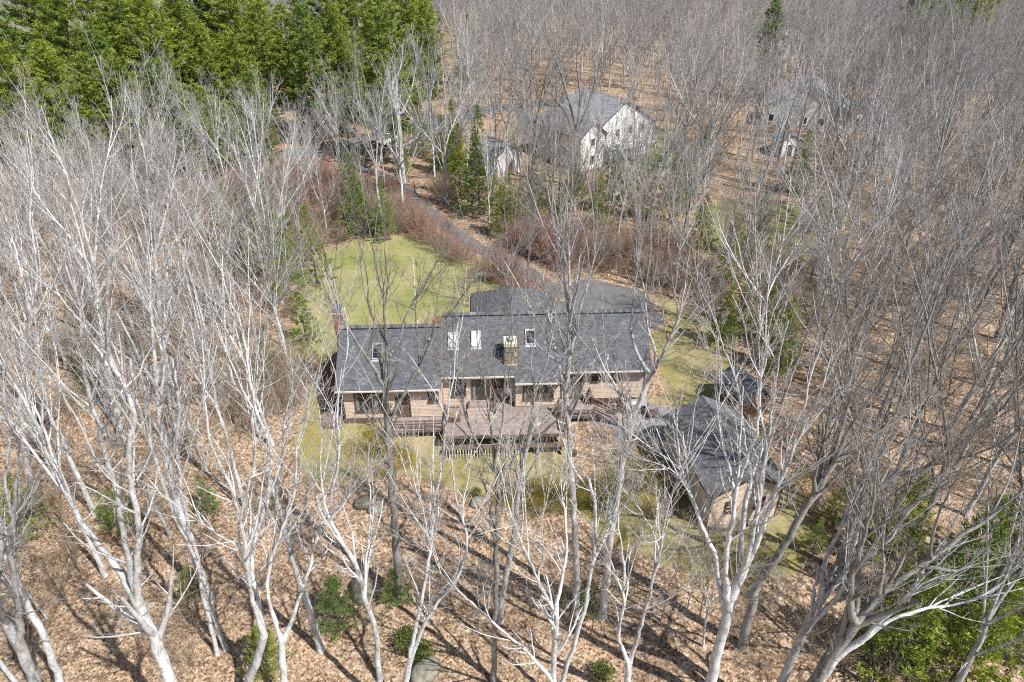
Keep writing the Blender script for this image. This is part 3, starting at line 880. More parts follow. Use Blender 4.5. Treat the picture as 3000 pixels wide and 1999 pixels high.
# ------------------------------------------------------------------ slatted shrub shelters
def to_world(u_, v_, z_=0):
    c, s = math.cos(PSI), math.sin(PSI)
    return Vector((u_*c-v_*s, u_*s+v_*c, z_))
def shelter(u_, v_, z_, label, s=1.0):
    r = empty('shrub_shelter', to_world(u_, v_, z_), PSI+rnd.uniform(-.2, .2))
    r.scale = (s, s, s)
    tag(r, label, 'shrub shelter', 'peaked slatted shelters along the house front')
    for sg in (-1, 1):
        for x in (-.42, -.21, 0, .21, .42):
            k = 1-abs(x)/1.1
            m = MB(); m.bar((x, sg*.42, 0), (x*.25, sg*.04, 1.45*k), .12, .03); m.build('slat', M['woodA'], r)
        for z in (.3, .7):
            y = sg*(.42-z*.262)+sg*.03; m = MB(); m.bar((-.45+z*.15, y, z), (.45-z*.15, y, z), .03, .08); m.build('slat', M['woodA'], r)
    m = MB(); m.prism([(-.48, 0), (.48, 0), (0.05, 1.5), (-0.05, 1.5)], -.03, .03); m.build('frame', M['trim'], r)
    return r
shelter(5.35, 42.4, .5, 'dark slatted peaked shelter standing on the right edge of the big deck')
shelter(7.9, 43.6, .62, 'brown slatted peaked shelter by the back door, left of the clapboard run', .95)
shelter(10.6, 43.2, -.02, 'dark slatted peaked shelter on the gravel beside the covered grill', 1.05)

# grill, benches on the gravel
g = empty('grill', to_world(11.7, 42.9, -.02), PSI); tag(g, 'black gas grill with shiny lid standing on the gravel by the house corner', 'grill')
m = MB(); m.box(-.65, .65, -.32, .32, .12, .85); m.build('cabinet', M['black'], g)
m = MB(); m.prism([(-.3, .85), (.3, .85), (.3, 1.05), (.15, 1.22), (-.15, 1.22), (-.3, 1.05)], -.42, .42, axis='x'); m.build('lid', M['metal'], g)
for sx in (-1, 1):
    m = MB(); m.box(.43*sx-.0+(.0 if sx > 0 else -.4), .43*sx+(.4 if sx > 0 else 0), -.28, .28, .84, .88); m.build('side_shelf', M['metal'], g)
m = MB(); m.bar((-.3, -.36, 1.0), (.3, -.36, 1.0), .03, .03); m.build('handle', M['black'], g)
for sx in (-.55, .55):
    for sy in (-.26, .26):
        m = MB(); m.prism([(sy+.07*math.cos(a*math.pi/4), .07+.07*math.sin(a*math.pi/4)) for a in range(8)], sx-.02, sx+.02, axis='x'); m.build('wheel', M['rubber'], g)
b = empty('patio_table', to_world(12.9, 42.2, -.02), .3); tag(b, 'low dark wooden table on the gravel right of the grill', 'table')
m = MB()
for i in range(5): m.box(-.5, .5, -.4+i*.165, -.4+i*.165+.15, .48, .52)
m.build('tabletop', M['trim'], b)
for sx in (-.42, .42):
    for sy in (-.32, .32):
        m = MB(); m.box(sx-.03, sx+.03, sy-.03, sy+.03, 0, .48); m.build('leg', M['trim'], b)
# cellar bulkhead at the left end of the house
bk = empty('bulkhead', to_world(-12.6, 43.4, -.9), PSI); tag(bk, 'brown sloping cellar bulkhead against the left gable wall', 'bulkhead')
m = MB(); m.prism([(-1.2, 0), (1.2, 0), (1.2, 1.5), (-1.2, .8)], -.85, .7, axis='x'); m.build('housing', M['skirt'], bk)
for sx in (-.8, .0):
    m = MB(); m.hexa([(sx+.04, -1.15, .84), (sx+.68, -1.15, .84), (sx+.68, 1.15, 1.50), (sx+.04, 1.15, 1.50), (sx+.04, -1.15, .89), (sx+.68, -1.15, .89), (sx+.68, 1.15, 1.55), (sx+.04, 1.15, 1.55)]); m.build('door_leaf', M['rail'], bk)
# white pole on the back lawn
p = MB(); p.cyl((0, 0), .055, 0, 5.9, 10, .045); po = p.build('pole', M['white'], None, (-9.7, 59.5, h1(-9.7, 59.5))); po.rotation_euler = (0, math.radians(1.5), 0)
po.name = 'lawn_pole'; tag(po, 'tall thin white pole standing on the green back lawn', 'pole')

# ------------------------------------------------------------------ garage
gar = empty('garage', (12.86, 31.30, 0), math.radians(10))
tag(gar, 'detached clapboard garage with grey shingled gable roof right of the lawn', 'garage')
zr = gable_block(gar, 0, 4.85, 0, 7.6, .05, 3.05, .54, M['siding'], M['roofdeck'], M['shingle_mid'], .38, gz=-.9, base=M['concrete'])
_w(gar, 1.05, 1.75, -.03, 1.2, 2.15, 0, M['trim'], M['pane'])
m = MB(); m.box(1.14, 1.66, -.085, -.075, 1.62, 1.70); m.box(1.14, 1.66, -.085, -.075, 1.29, 1.37); m.build('window_rail', M['white'], gar)
_w(gar, 3.1, 3.8, -.03, 1.2, 2.15, 0, M['trim'], M['pane'])
for sg in (-1, 1):
    um = 2.425; e = um+sg*2.8
    m = MB(); z0 = 3.05-.54*.38
    m.prism([(e, z0-.02), (um, zr-.02), (um, zr+.22), (e, z0+.22)] if sg < 0 else [(um, zr-.02), (e, z0-.02), (e, z0+.22), (um, zr+.22)], -.40, -.385); m.build('rake_board', M['trim'], gar)
for (x, y) in ((0, 0), (4.85, 0)):
    m = MB(); m.box(x-.05, x+.05, -.05, .05, 0, 3.0); m.build('corner_board', M['trim'], gar)

# small shed among the trees right of the garage lawn
def small_shed(name, loc, rz, w_, d_, ze, tp, siding, label, cat='shed', sh=None, door_=True):
    e = empty(name, loc, rz); tag(e, label, cat)
    gable_block(e, -w_/2, w_/2, 0, d_, .1, ze, tp, siding, M['roofdeck'], sh or M['shingle'], .2, gz=0, expo=.14)
    if door_:
        m = MB(); m.box(-.45, .45, -.06, -.035, .12, 1.9); dd = m.build('door', M['trim'], e)
        m = MB(); m.box(.3, .35, -.1, -.06, 1.0, 1.1); m.build('handle', M['metal'], dd)
    return e
small_shed('garden_shed', (19.3, 42.6, -.05), math.radians(22), 2.6, 3.2, 2.0, .7, M['trim'], 'small dark shed with grey roof half hidden by trees right of the garage lawn')

# ------------------------------------------------------------------ neighbours' houses
def far_house(name, loc, rz, blocks, label, cat='house', wins=True):
    e = empty(name, loc, rz); tag(e, label, cat)
    for (u0, u1, v0, v1, ze, tp) in blocks:
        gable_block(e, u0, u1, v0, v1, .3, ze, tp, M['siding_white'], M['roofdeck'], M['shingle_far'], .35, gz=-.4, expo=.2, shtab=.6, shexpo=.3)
        if wins:
            n = max(1, int((u1-u0)/2.6)); 
            for fl in range(1 if ze < 4 else 2):
                for i in range(n):
                    c = u0+(i+.5)*(u1-u0)/n
                    _w(e, c-.45, c+.45, v0-.03, .9+fl*2.6, 2.2+fl*2.6, 0, M['white'], M['pane'])
    return e
wh = far_house('white_house', (10.4, 101.5, h1(10, 101)), math.radians(36), [(-.2, 4.6, 0, 10.5, 5.2, .75), (4.62, 15.5, 1.5, 12.0, 5.4, .62), (15.6, 20.5, 5.0, 12.0, 3.2, .5)], 'large white two storey house with grey roofs beyond the wide crowned tree')
m = MB(); m.box(6.0, 14.5, -1.6, 1.45, 2.5, 2.65); m.build('porch_deck', M['white'], wh)
for x in (6.1, 8.2, 10.3, 12.4, 14.4):
    m = MB(); m.box(x-.06, x+.06, -1.55, -1.43, -.4, 3.6); m.build('porch_post', M['white'], wh)
for z in (3.0, 3.3, 3.6):
    m = MB(); m.box(6.1, 14.4, -1.53, -1.45, z-.04, z+.04); m.build('rail', M['whitewash'], wh)
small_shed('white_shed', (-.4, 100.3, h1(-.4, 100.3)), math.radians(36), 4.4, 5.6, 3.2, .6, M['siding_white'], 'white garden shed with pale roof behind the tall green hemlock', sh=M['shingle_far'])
far_house('grey_roofed_house', (51.5, 122, h1(51, 122)), math.radians(-20), [(-7, 7, 0, 9, 3.4, .6), (7.05, 13, 2, 9, 3.0, .5)], 'white house screened by dense bare trees in the upper right woods')
far_house('distant_house', (72, 190, h1(72, 190)), math.radians(10), [(-6, 6, 0, 9, 4.5, .6)], 'far grey roofed house near the top right of the woods')
far_house('hilltop_house', (2.5, 262, h1(2, 262)), math.radians(15), [(-4, 4, 0, 8, 6.5, .9)], 'tiny white gabled house at the top edge, left of the centre pines')
far_house('hidden_house', (-57, 139, h1(-57, 139)), math.radians(25), [(-6, 6, 0, 9, 4.0, .6)], 'white house glimpsed through the green pines at upper left')
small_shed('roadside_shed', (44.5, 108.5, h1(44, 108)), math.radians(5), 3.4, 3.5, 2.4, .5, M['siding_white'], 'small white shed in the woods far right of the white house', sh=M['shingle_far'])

# ------------------------------------------------------------------ white car on the road
car = empty('parked_car', (-21.3, 116.6, h1(-21.3, 116.6)+.03), math.radians(62))
tag(car, 'white estate car with dark rear window stopped on the road under the pines', 'car')
body = MB()
prof = [(-2.25, .35), (2.2, .35), (2.25, .75), (1.35, .98), (-2.2, 1.02), (-2.3, .7)]
body.prism(prof, -.88, .88); body.build('body', M['car_white'], car)
m = MB(); m.hexa([(-2.1,-.82,1.0),(1.2,-.82,1.0),(1.2,.82,1.0),(-2.1,.82,1.0),(-1.85,-.66,1.52),(.35,-.66,1.52),(.35,.66,1.52),(-1.85,.66,1.52)]); m.build('glasshouse', M['car_glass'], car)
m = MB(); m.box(-1.9, .4, -.68, .68, 1.52, 1.58); m.build('roof', M['car_white'], car)
for x in (-1.95, -.75, .35):
    for s in (-1, 1):
        m = MB(); m.bar((x, .83*s, 1.0), (x*.9-.02, .68*s, 1.54), .08, .09); m.build('pillar', M['car_white'], car)
for x in (-1.45, 1.4):
    for s in (-1, 1):
        m = MB(); k = 16
        m.prism([(x+.34*math.cos(2*math.pi*i/k), .34+.34*math.sin(2*math.pi*i/k)) for i in range(k)], s*.9-.1, s*.9+.1); wo_ = m.build('wheel', M['rubber'], car)
        m = MB(); m.prism([(x+.2*math.cos(2*math.pi*i/k), .34+.2*math.sin(2*math.pi*i/k)) for i in range(k)], s*.92-.1, s*.92+.1); m.build('rim', M['metal'], wo_)
for s in (-1, 1):
    m = MB(); m.box(-2.33, -2.2, s*.8-.12, s*.8+.12, .75, .98); m.build('tail_light', M['red'], car)
    m = MB(); m.box(2.15, 2.28, s*.68-.14, s*.68+.14, .58, .72); m.build('headlight', M['white'], car)
m = MB(); m.box(-2.36, -2.28, -.85, .85, .38, .58); m.build('bumper', M['black'], car)

# ------------------------------------------------------------------ boulders and fallen logs
def boulder(x, y, r, label, seed, flat=.6):
    rg = np.random.default_rng(seed)
    nu, nv = 14, 9
    V = []
    dirs = rg.normal(size=(7, 3)); dirs /= np.linalg.norm(dirs, axis=1)[:, None]
    offs = rg.uniform(.72, .95, 7)
    for j in range(nv):
        for i in range(nu):
            th = math.pi*j/(nv-1); ph = 2*math.pi*i/nu
            d = np.array([math.sin(th)*math.cos(ph), math.sin(th)*math.sin(ph), math.cos(th)])
            k = 1.0
            for q, o in zip(dirs, offs):
                t = d@q
                if t > 0: k = min(k, o/max(t, 1e-3))
            k = min(k, 1.0)*(1+.03*rg.normal()*(0 < j < nv-1))
            V.append(d*k*np.array([r, r*.8, r*flat]))
    V = np.array(V)
    F = np.array([[j*nu+i, (j+1)*nu+i, (j+1)*nu+(i+1) % nu, j*nu+(i+1) % nu] for j in range(nv-1) for i in range(nu)])
    me = np_mesh('boulder', V, F, M['boulder'], smooth=False)
    o = link('boulder', me, None, (x, y, h1(x, y)+r*flat*.35)); o.rotation_euler = (0, 0, rg.uniform(0, 6))
    tag(o, label, 'boulder', 'grey boulders in the leaf litter')
def GP(px, py, z=0.0):
    f, P_ = 2000.0, math.radians(33)
    d = (( px-1500)/f, math.cos(P_)+(999.5-py)/f*math.sin(P_), -math.sin(P_)+(999.5-py)/f*math.cos(P_))
    t = (z-35)/d[2]; return (d[0]*t, d[1]*t)
BOULD = [((1065,1745), 1.0, 'big round grey boulder behind the crooked pale tree at the lower left centre', 1, .75),
 ((1072,1500), .8, 'flat weathered boulder left of the dark forked trunk below the lawn', 2, .45),
 ((1102,1520), .55, 'small mossy boulder just right of the flat weathered one', 3, .5),
 ((1400,1500), .6, 'dark boulder under the slim trunk below the middle of the deck', 4, .6),
 ((1382,1475), .35, 'smallest boulder, at the lawn edge below the deck', 5, .7),
 ((1248,1975), 1.0, 'pale boulder at the very bottom edge beside the dark green bush', 6, .6),
 ((975,1722), .35, 'little pale rock beside the bright green small pine', 7, .7),
 ((1880,995), .7, 'grey rock at the edge of the driveway behind the house', 8, .6)]
for (p, r, lab, s, fl) in BOULD:
    x, y = GP(*p, -2.0 if p[1] > 1400 else 0); boulder(x, y, r, lab, s, fl)
LOGS = [((10,1258), (75,1262), .16, 'pale fallen log at the left frame edge'), ((170,1575), (225,1515), .09, 'short bleached stick lying left of the thickest trunk'),
        ((2270,1180), (2330,1190), .12, 'short log on the litter right of the garage'), ((2225,1195), (2300,1200), .14, 'fallen log lying behind the garage roof'),
        ((1010,1560), (1090,1600), .07, 'thin dead stick near the two flat boulders'), ((2500,1515), (2560,1520), .1, 'bleached log among the right hand green firs')]
for (a, b, r, lab) in LOGS:
    xa, ya = GP(*a, -1.0); xb, yb = GP(*b, -1.0)
    A = np.array([xa, ya, h1(xa, ya)+r]); B = np.array([xb, yb, h1(xb, yb)+r])
    t = np.linspace(0, 1, 6)[:, None]; P_ = A+(B-A)*t; P_[:, 2] += .04*np.sin(t[:, 0]*9); c = P_.mean(0)
    LG = (P_-c, np.linspace(r, r*.6, 6))
    globals().setdefault('LOGDATA', []).append((c, LG, lab))

# ------------------------------------------------------------------ trees
UPV = np.array([0, 0, 1.0])
def nrm(v): return v/(np.linalg.norm(v, axis=-1, keepdims=True)+1e-9)
def tubes(P, R, sides):
    n, K, _ = P.shape
    T = np.empty_like(P); T[:, 1:-1] = P[:, 2:]-P[:, :-2]; T[:, 0] = P[:, 1]-P[:, 0]; T[:, -1] = P[:, -1]-P[:, -2]
    T = nrm(T); mt = nrm(P[:, -1]-P[:, 0])
    ref = np.where(np.abs(mt[:, :1]) < .7, np.array([[1., 0, 0]]), np.array([[0, 1., 0]]))[:, None, :]
    Uv = nrm(np.cross(T, ref)); W = np.cross(T, Uv)
    a = np.arange(sides)*2*math.pi/sides
    ring = P[:, :, None, :]+R[:, :, None, None]*(np.cos(a)[None, None, :, None]*Uv[:, :, None, :]+np.sin(a)[None, None, :, None]*W[:, :, None, :])
    V = ring.reshape(-1, 3)
    base = (np.arange(n)*K*sides)[:, None, None]+(np.arange(K-1)*sides)[None, :, None]
    i = np.arange(sides)[None, None, :]; j = (i+1) % sides
    F = np.stack([base+i, base+j, base+sides+j, base+sides+i], -1).reshape(-1, 4)
    return V, F
class TM:
    def __init__(s): s.V = []; s.F = []; s.L = []; s.M = []; s.n = 0
    def add(s, P, R, sides, lv, mi=0):
        V, F = tubes(P, R, sides); s.V.append(V); s.F.append(F+s.n); s.n += len(V)
        s.L.append(np.full(len(V), lv)); s.M.append(np.full(len(F), mi))
    def mesh(s, name, mats):
        return np_mesh(name, np.concatenate(s.V), np.concatenate(s.F), mats, True, np.concatenate(s.L), np.concatenate(s.M))
def spawn(rg, P, R, cnt, t0, t1, ang, length, K, rr, trop, wig, maxr=1.0, lens=None):
    """children of the branches P(n,K,3)"""
    n, Kp, _ = P.shape
    idx = np.repeat(np.arange(n), cnt)
    m = len(idx)
    if m == 0: return np.zeros((0, K, 3)), np.zeros((0, K))
    t = rg.uniform(t0, t1, m)
    f = t*(Kp-1); i = np.minimum(f.astype(int), Kp-2); fr = (f-i)[:, None]
    a = P[idx, i]; b = P[idx, i+1]
    O = a*(1-fr)+b*fr; r0 = R[idx, i]*(1-fr[:, 0])+R[idx, i+1]*fr[:, 0]
    T = nrm(b-a); q = rg.normal(size=(m, 3)); q = nrm(q-(q*T).sum(1, keepdims=True)*T)
    an = np.radians(rg.normal(ang, ang*.22, m))[:, None]
    D = T*np.cos(an)+q*np.sin(an)
    pl = np.linalg.norm(np.diff(P, axis=1), axis=2).sum(1)[idx] if lens is None else lens[idx]
    L = length*rg.uniform(.6, 1.15, m)*(1-.45*t)*(pl if length < 1 else 1)
    C = np.empty((m, K, 3)); C[:, 0] = O; st = (L/(K-1))[:, None]
    for k in range(1, K):
        C[:, k] = C[:, k-1]+nrm(D)*st
        D = nrm(nrm(D)+UPV*trop+rg.normal(size=(m, 3))*wig)
    r = np.minimum(r0*rr, maxr)
    RR = r[:, None]*np.linspace(1, .35, K)[None, :]
    return C, np.maximum(RR, .005)
def spline(pts, n):
    p = np.array(pts, float)
    d = np.r_[0, np.cumsum(np.linalg.norm(np.diff(p, axis=0), axis=1))]
    t = np.linspace(0, d[-1], n)
    m = np.gradient(p, d, axis=0) if len(p) > 2 else np.repeat((p[1:]-p[:1])/d[-1], 2, 0)
    i = np.clip(np.searchsorted(d, t, 'right')-1, 0, len(p)-2)
    h = (d[i+1]-d[i]); s = ((t-d[i])/h)[:, None]; h = h[:, None]
    return (2*s**3-3*s**2+1)*p[i]+(s**3-2*s**2+s)*h*m[i]+(-2*s**3+3*s**2)*p[i+1]+(s**3-s**2)*h*m[i+1]

def fine_branches(rg, tm, limbs, q=1.0, tw=.011, twn=1.0, trop=.10, mi=0):
    """limbs: list of (P(K,3), R(K), t0) -> side branches, branchlets and twigs"""
    allP = []; allR = []
    for (P, R, t0) in limbs:
        L = np.linalg.norm(np.diff(P, axis=0), axis=1).sum()
        c = int(max(2, L*1.15*q))
        C, CR = spawn(rg, P[None], R[None], c, t0, .98, 32, 1.0, 5, .5, trop*1.6, .10, .055)
        sc = rg.uniform(1.2, 3.6, len(C))*min(1.2, .5+L/14)
        C = C[:, :1]+(C-C[:, :1])*sc[:, None, None]/max(.3, 1-.2)
        allP.append(C); allR.append(CR)
        e = nrm(P[-1]-P[-2])
    B = np.concatenate(allP); BR = np.concatenate(allR)
    tm.add(B, BR, 4, .25, mi)
    S, SR = spawn(rg, B, BR, int(round(5*twn)), .15, 1., 36, .45, 4, .55, trop*1.3, .14, .022)
    tm.add(S, np.maximum(SR, tw*.8), 3, .65, mi)
    Tq = np.concatenate([S[:, :, :]]); 
    W, WR = spawn(rg, S, SR, int(round(5*twn)), .1, 1., 38, .55, 3, .7, trop, .16, .014)
    tm.add(W, np.clip(WR, tw*.45, tw), 3, 1.0, mi)
    W2, WR2 = spawn(rg, B, BR, int(round(4*twn)), .3, 1., 45, .3, 3, .5, trop, .16, .014)
    tm.add(W2, np.clip(WR2, tw*.5, tw), 3, 1.0, mi)

def tree_variant(seed, H=21., r0=.2, fork=.42, limbs=5, spread=24, q=1.0, tw=.011, twn=1.0, lean=.03, sides=7, trop=.1, sub=2):
    rg = np.random.default_rng(seed)
    zf = H*fork; ln = rg.normal(size=2)*lean
    k = 8; tt = np.linspace(0, 1, k)
    P = np.stack([ln[0]*zf*tt+rg.normal(0, .09, k)*tt, ln[1]*zf*tt+rg.normal(0, .09, k)*tt, zf*tt-.35*(1-tt)], 1)
    R = r0*(1-.38*tt)*(1+.45*np.exp(-tt*14))
    trunk = TM(); trunk.add(P[None], R[None], sides+1, 0.0)
    crown = TM(); L = []
    az0 = rg.uniform(0, 6.28)
    for i in range(limbs):
        az = az0+i*2.399+rg.normal(0, .3)
        sp = math.radians(abs(rg.normal(spread, spread*.35)))*(0.25 if i == 0 else 1)
        st = P[-1] if i < 3 else P[int(rg.integers(4, 7))]
        h = H-st[2]; h *= rg.uniform(.72, 1.02)
        sp *= .8
        D = np.array([math.sin(sp)*math.cos(az), math.sin(sp)*math.sin(az), math.cos(sp)])
        K = 9; Q = [st]; d = D.copy()
        for j in range(K-1):
            d = d+UPV*.05+rg.normal(size=3)*.065; d /= np.linalg.norm(d); Q.append(Q[-1]+d*h/(K-1))
        Q = np.array(Q); r = r0*rg.uniform(.40, .58)*(1 if i < 3 else .7)
        RR = r*np.linspace(1, .16, K)**.9
        crown.add(Q[None], RR[None], sides-1, 0.0); L.append((Q, RR, .12))
        for s_ in range(sub):
            C, CR = spawn(rg, Q[None], RR[None], 1, .18, .62, 22, 1.0, 7, .66, .07, .06, 1)
            C = C[:, :1]+(C-C[:, :1])*(h*rg.uniform(.5, .75))/max(.2, np.linalg.norm(C[0, -1]-C[0, 0]))
            crown.add(C, CR, sides-2, 0.05); L.append((C[0], CR[0], .15))
    # a few low dead branches on the trunk
    C, CR = spawn(rg, P[None], R[None], 5, .45, .95, 65, 1.0, 4, .25, .05, .12, .035)
    C = C[:, :1]+(C-C[:, :1])*rg.uniform(1, 2.6, len(C))[:, None, None]; crown.add(C, CR, 4, .2)
    fine_branches(rg, crown, L, q, tw, twn, trop)
    return trunk, crown

BK = [M['bark_pale'], M['bark_grey'], M['bark_dark']]
def join_tm(a, b):
    c = TM(); 
    for x in (a, b):
        off_ = c.n
        for V, F, L_, m_ in zip(x.V, x.F, x.L, x.M): c.V.append(V); c.F.append(F+off_); c.L.append(L_); c.M.append(m_)
        c.n += x.n
    return c
# variants: near ones with two parts, far ones as one mesh
NEAR = []
specs = [(1, 22, .20, .38, 5, 22), (2, 20, .17, .5, 4, 18), (3, 23, .24, .33, 6, 28), (4, 19, .15, .45, 4, 20), (5, 21, .19, .28, 5, 30), (6, 22, .18, .55, 4, 22), (7, 18, .14, .4, 5, 26)]
for k, (sd_, H, r0, fk, nl, sp) in enumerate(specs):
    tr, cr = tree_variant(sd_*13+5, H, r0, fk, nl, sp, q=.85, tw=.0115, twn=.85)
    for bi in ((0, 1, 2) if k < 3 else (0, 1)):
        if bi == 0: t0 = tr.mesh('trunk', BK[0]); c0 = cr.mesh('crown', BK[0]); NEAR.append((t0, c0, 0, H, k))
        else:
            t1 = t0.copy(); t1.materials[0] = BK[bi]; c1 = c0.copy(); c1.materials[0] = BK[bi]; NEAR.append((t1, c1, bi, H, k))
FAR = []
for k, (H, r0, fk, nl, sp) in enumerate([(21, .2, .3, 5, 20), (19, .17, .4, 5, 17), (22, .22, .25, 6, 25), (18, .16, .35, 5, 20), (20, .18, .45, 4, 16)]):
    tr, cr = tree_variant(300+k*7, H, r0, fk, nl, sp, q=.7, tw=.017, twn=.8, sides=5, sub=2)
    FAR.append((join_tm(tr, cr).mesh('bare_tree', M['bark_far']), H))
SAP = []
for k, (H, r0, nl) in enumerate([(9, .06, 4), (11, .075, 4), (7, .045, 5), (12.5, .09, 5)]):
    tr, cr = tree_variant(500+k*3, H, r0, .35, nl, 22, q=.7, tw=.009, twn=.75, sides=5, sub=1)
    for mt in (M['bark_pale'], M['twig_tan']):
        SAP.append((join_tm(tr, cr).mesh('sapling', mt), H))

def hero_tree(i, label, Y, r0, dark, S):
    rg = np.random.default_rng(900+i)
    b = np.array(S[0][0]); bark = M['bark_pale'] if dark < .15 else (M['bark_grey'] if dark < .42 else M['bark_dark'])
    e = empty('bare_tree', b.tolist()); tag(e, label, 'tree', 'bare trees traced by eye around the house')
    e['group'] = 'tall bare trees nearest the viewer'
    # trunk
    tot = lambda p: np.linalg.norm(np.diff(np.array(p), axis=0), axis=1).sum()
    L0 = tot(S[0]); ends = []
    n0 = max(9, int(L0/.7)); P = spline(S[0], n0)-b
    tt = np.linspace(0, 1, n0); taper = min(.5, L0/32)
    R = r0*(1-taper*tt)*(1+.5*np.exp(-tt*L0/.6))
    P[1:-1] += rg.normal(0, .03, (n0-2, 3))
    tm = TM(); tm.add(P[None], R[None], 10, 0.0); to = link('trunk', tm.mesh('trunk', bark), e)
    done = [(P, R)]; fl = []
    if L0 > 9: fl.append((P[n0//2:], R[n0//2:], .3))
    for s_ in S[1:]:
        L = tot(s_); n = max(8, int(L/.5)); Q = spline(s_, n)-b
        # start radius from nearest point already built
        best = None
        for (PP, RR) in done:
            d = np.linalg.norm(PP-Q[0], axis=1); j = int(d.argmin())
            if best is None or d[j] < best[0]: best = (d[j], RR[j], PP[j])
        r = min(best[1]*.74, .03+.0155*L+.02)
        Q[0] = best[2] if best[0] < 1.2 else Q[0]
        r *= .88; t_ = np.linspace(0, 1, n); QR = r*(1-.84*t_**.95)
        QR = QR+(best[1]*(.97 if best[0] < .8 else .8)-QR[0])*np.exp(-t_*L/.9)
        Q[1:] += rg.normal(0, .022, (n-1, 3))+np.cumsum(rg.normal(0, .02, (n-1, 3)), 0)*np.sin(np.linspace(0, 3.1, n-1))[:, None]; QR = QR*rg.uniform(.9, 1.12, n)
        tm = TM(); tm.add(Q[None], QR[None], 8, 0.0); lb = link('limb', tm.mesh('limb', bark), e)
        done.append((Q, QR)); fl.append((Q, QR, .15))
        # the stem goes on as finer forks beyond its end
    tm = TM()
    extra = []
    for (Q, QR, t0) in list(fl):
        C, CR = spawn(rg, Q[None], QR[None], 4, .3, .97, 19, 1.0, 7, .72, .08, .07, 1)
        C = C[:, :1]+(C-C[:, :1])*(rg.uniform(2.4, 5.4, 4)/np.maximum(.2, np.linalg.norm(C[:, -1]-C[:, 0], axis=1)))[:, None, None]
        tm.add(C, CR, 5, .1)
        for k in range(4): extra.append((C[k], CR[k], .15))
    fine_branches(rg, tm, fl+extra, .8, .0075, .8)
    link('crown', tm.mesh('crown', bark), e)

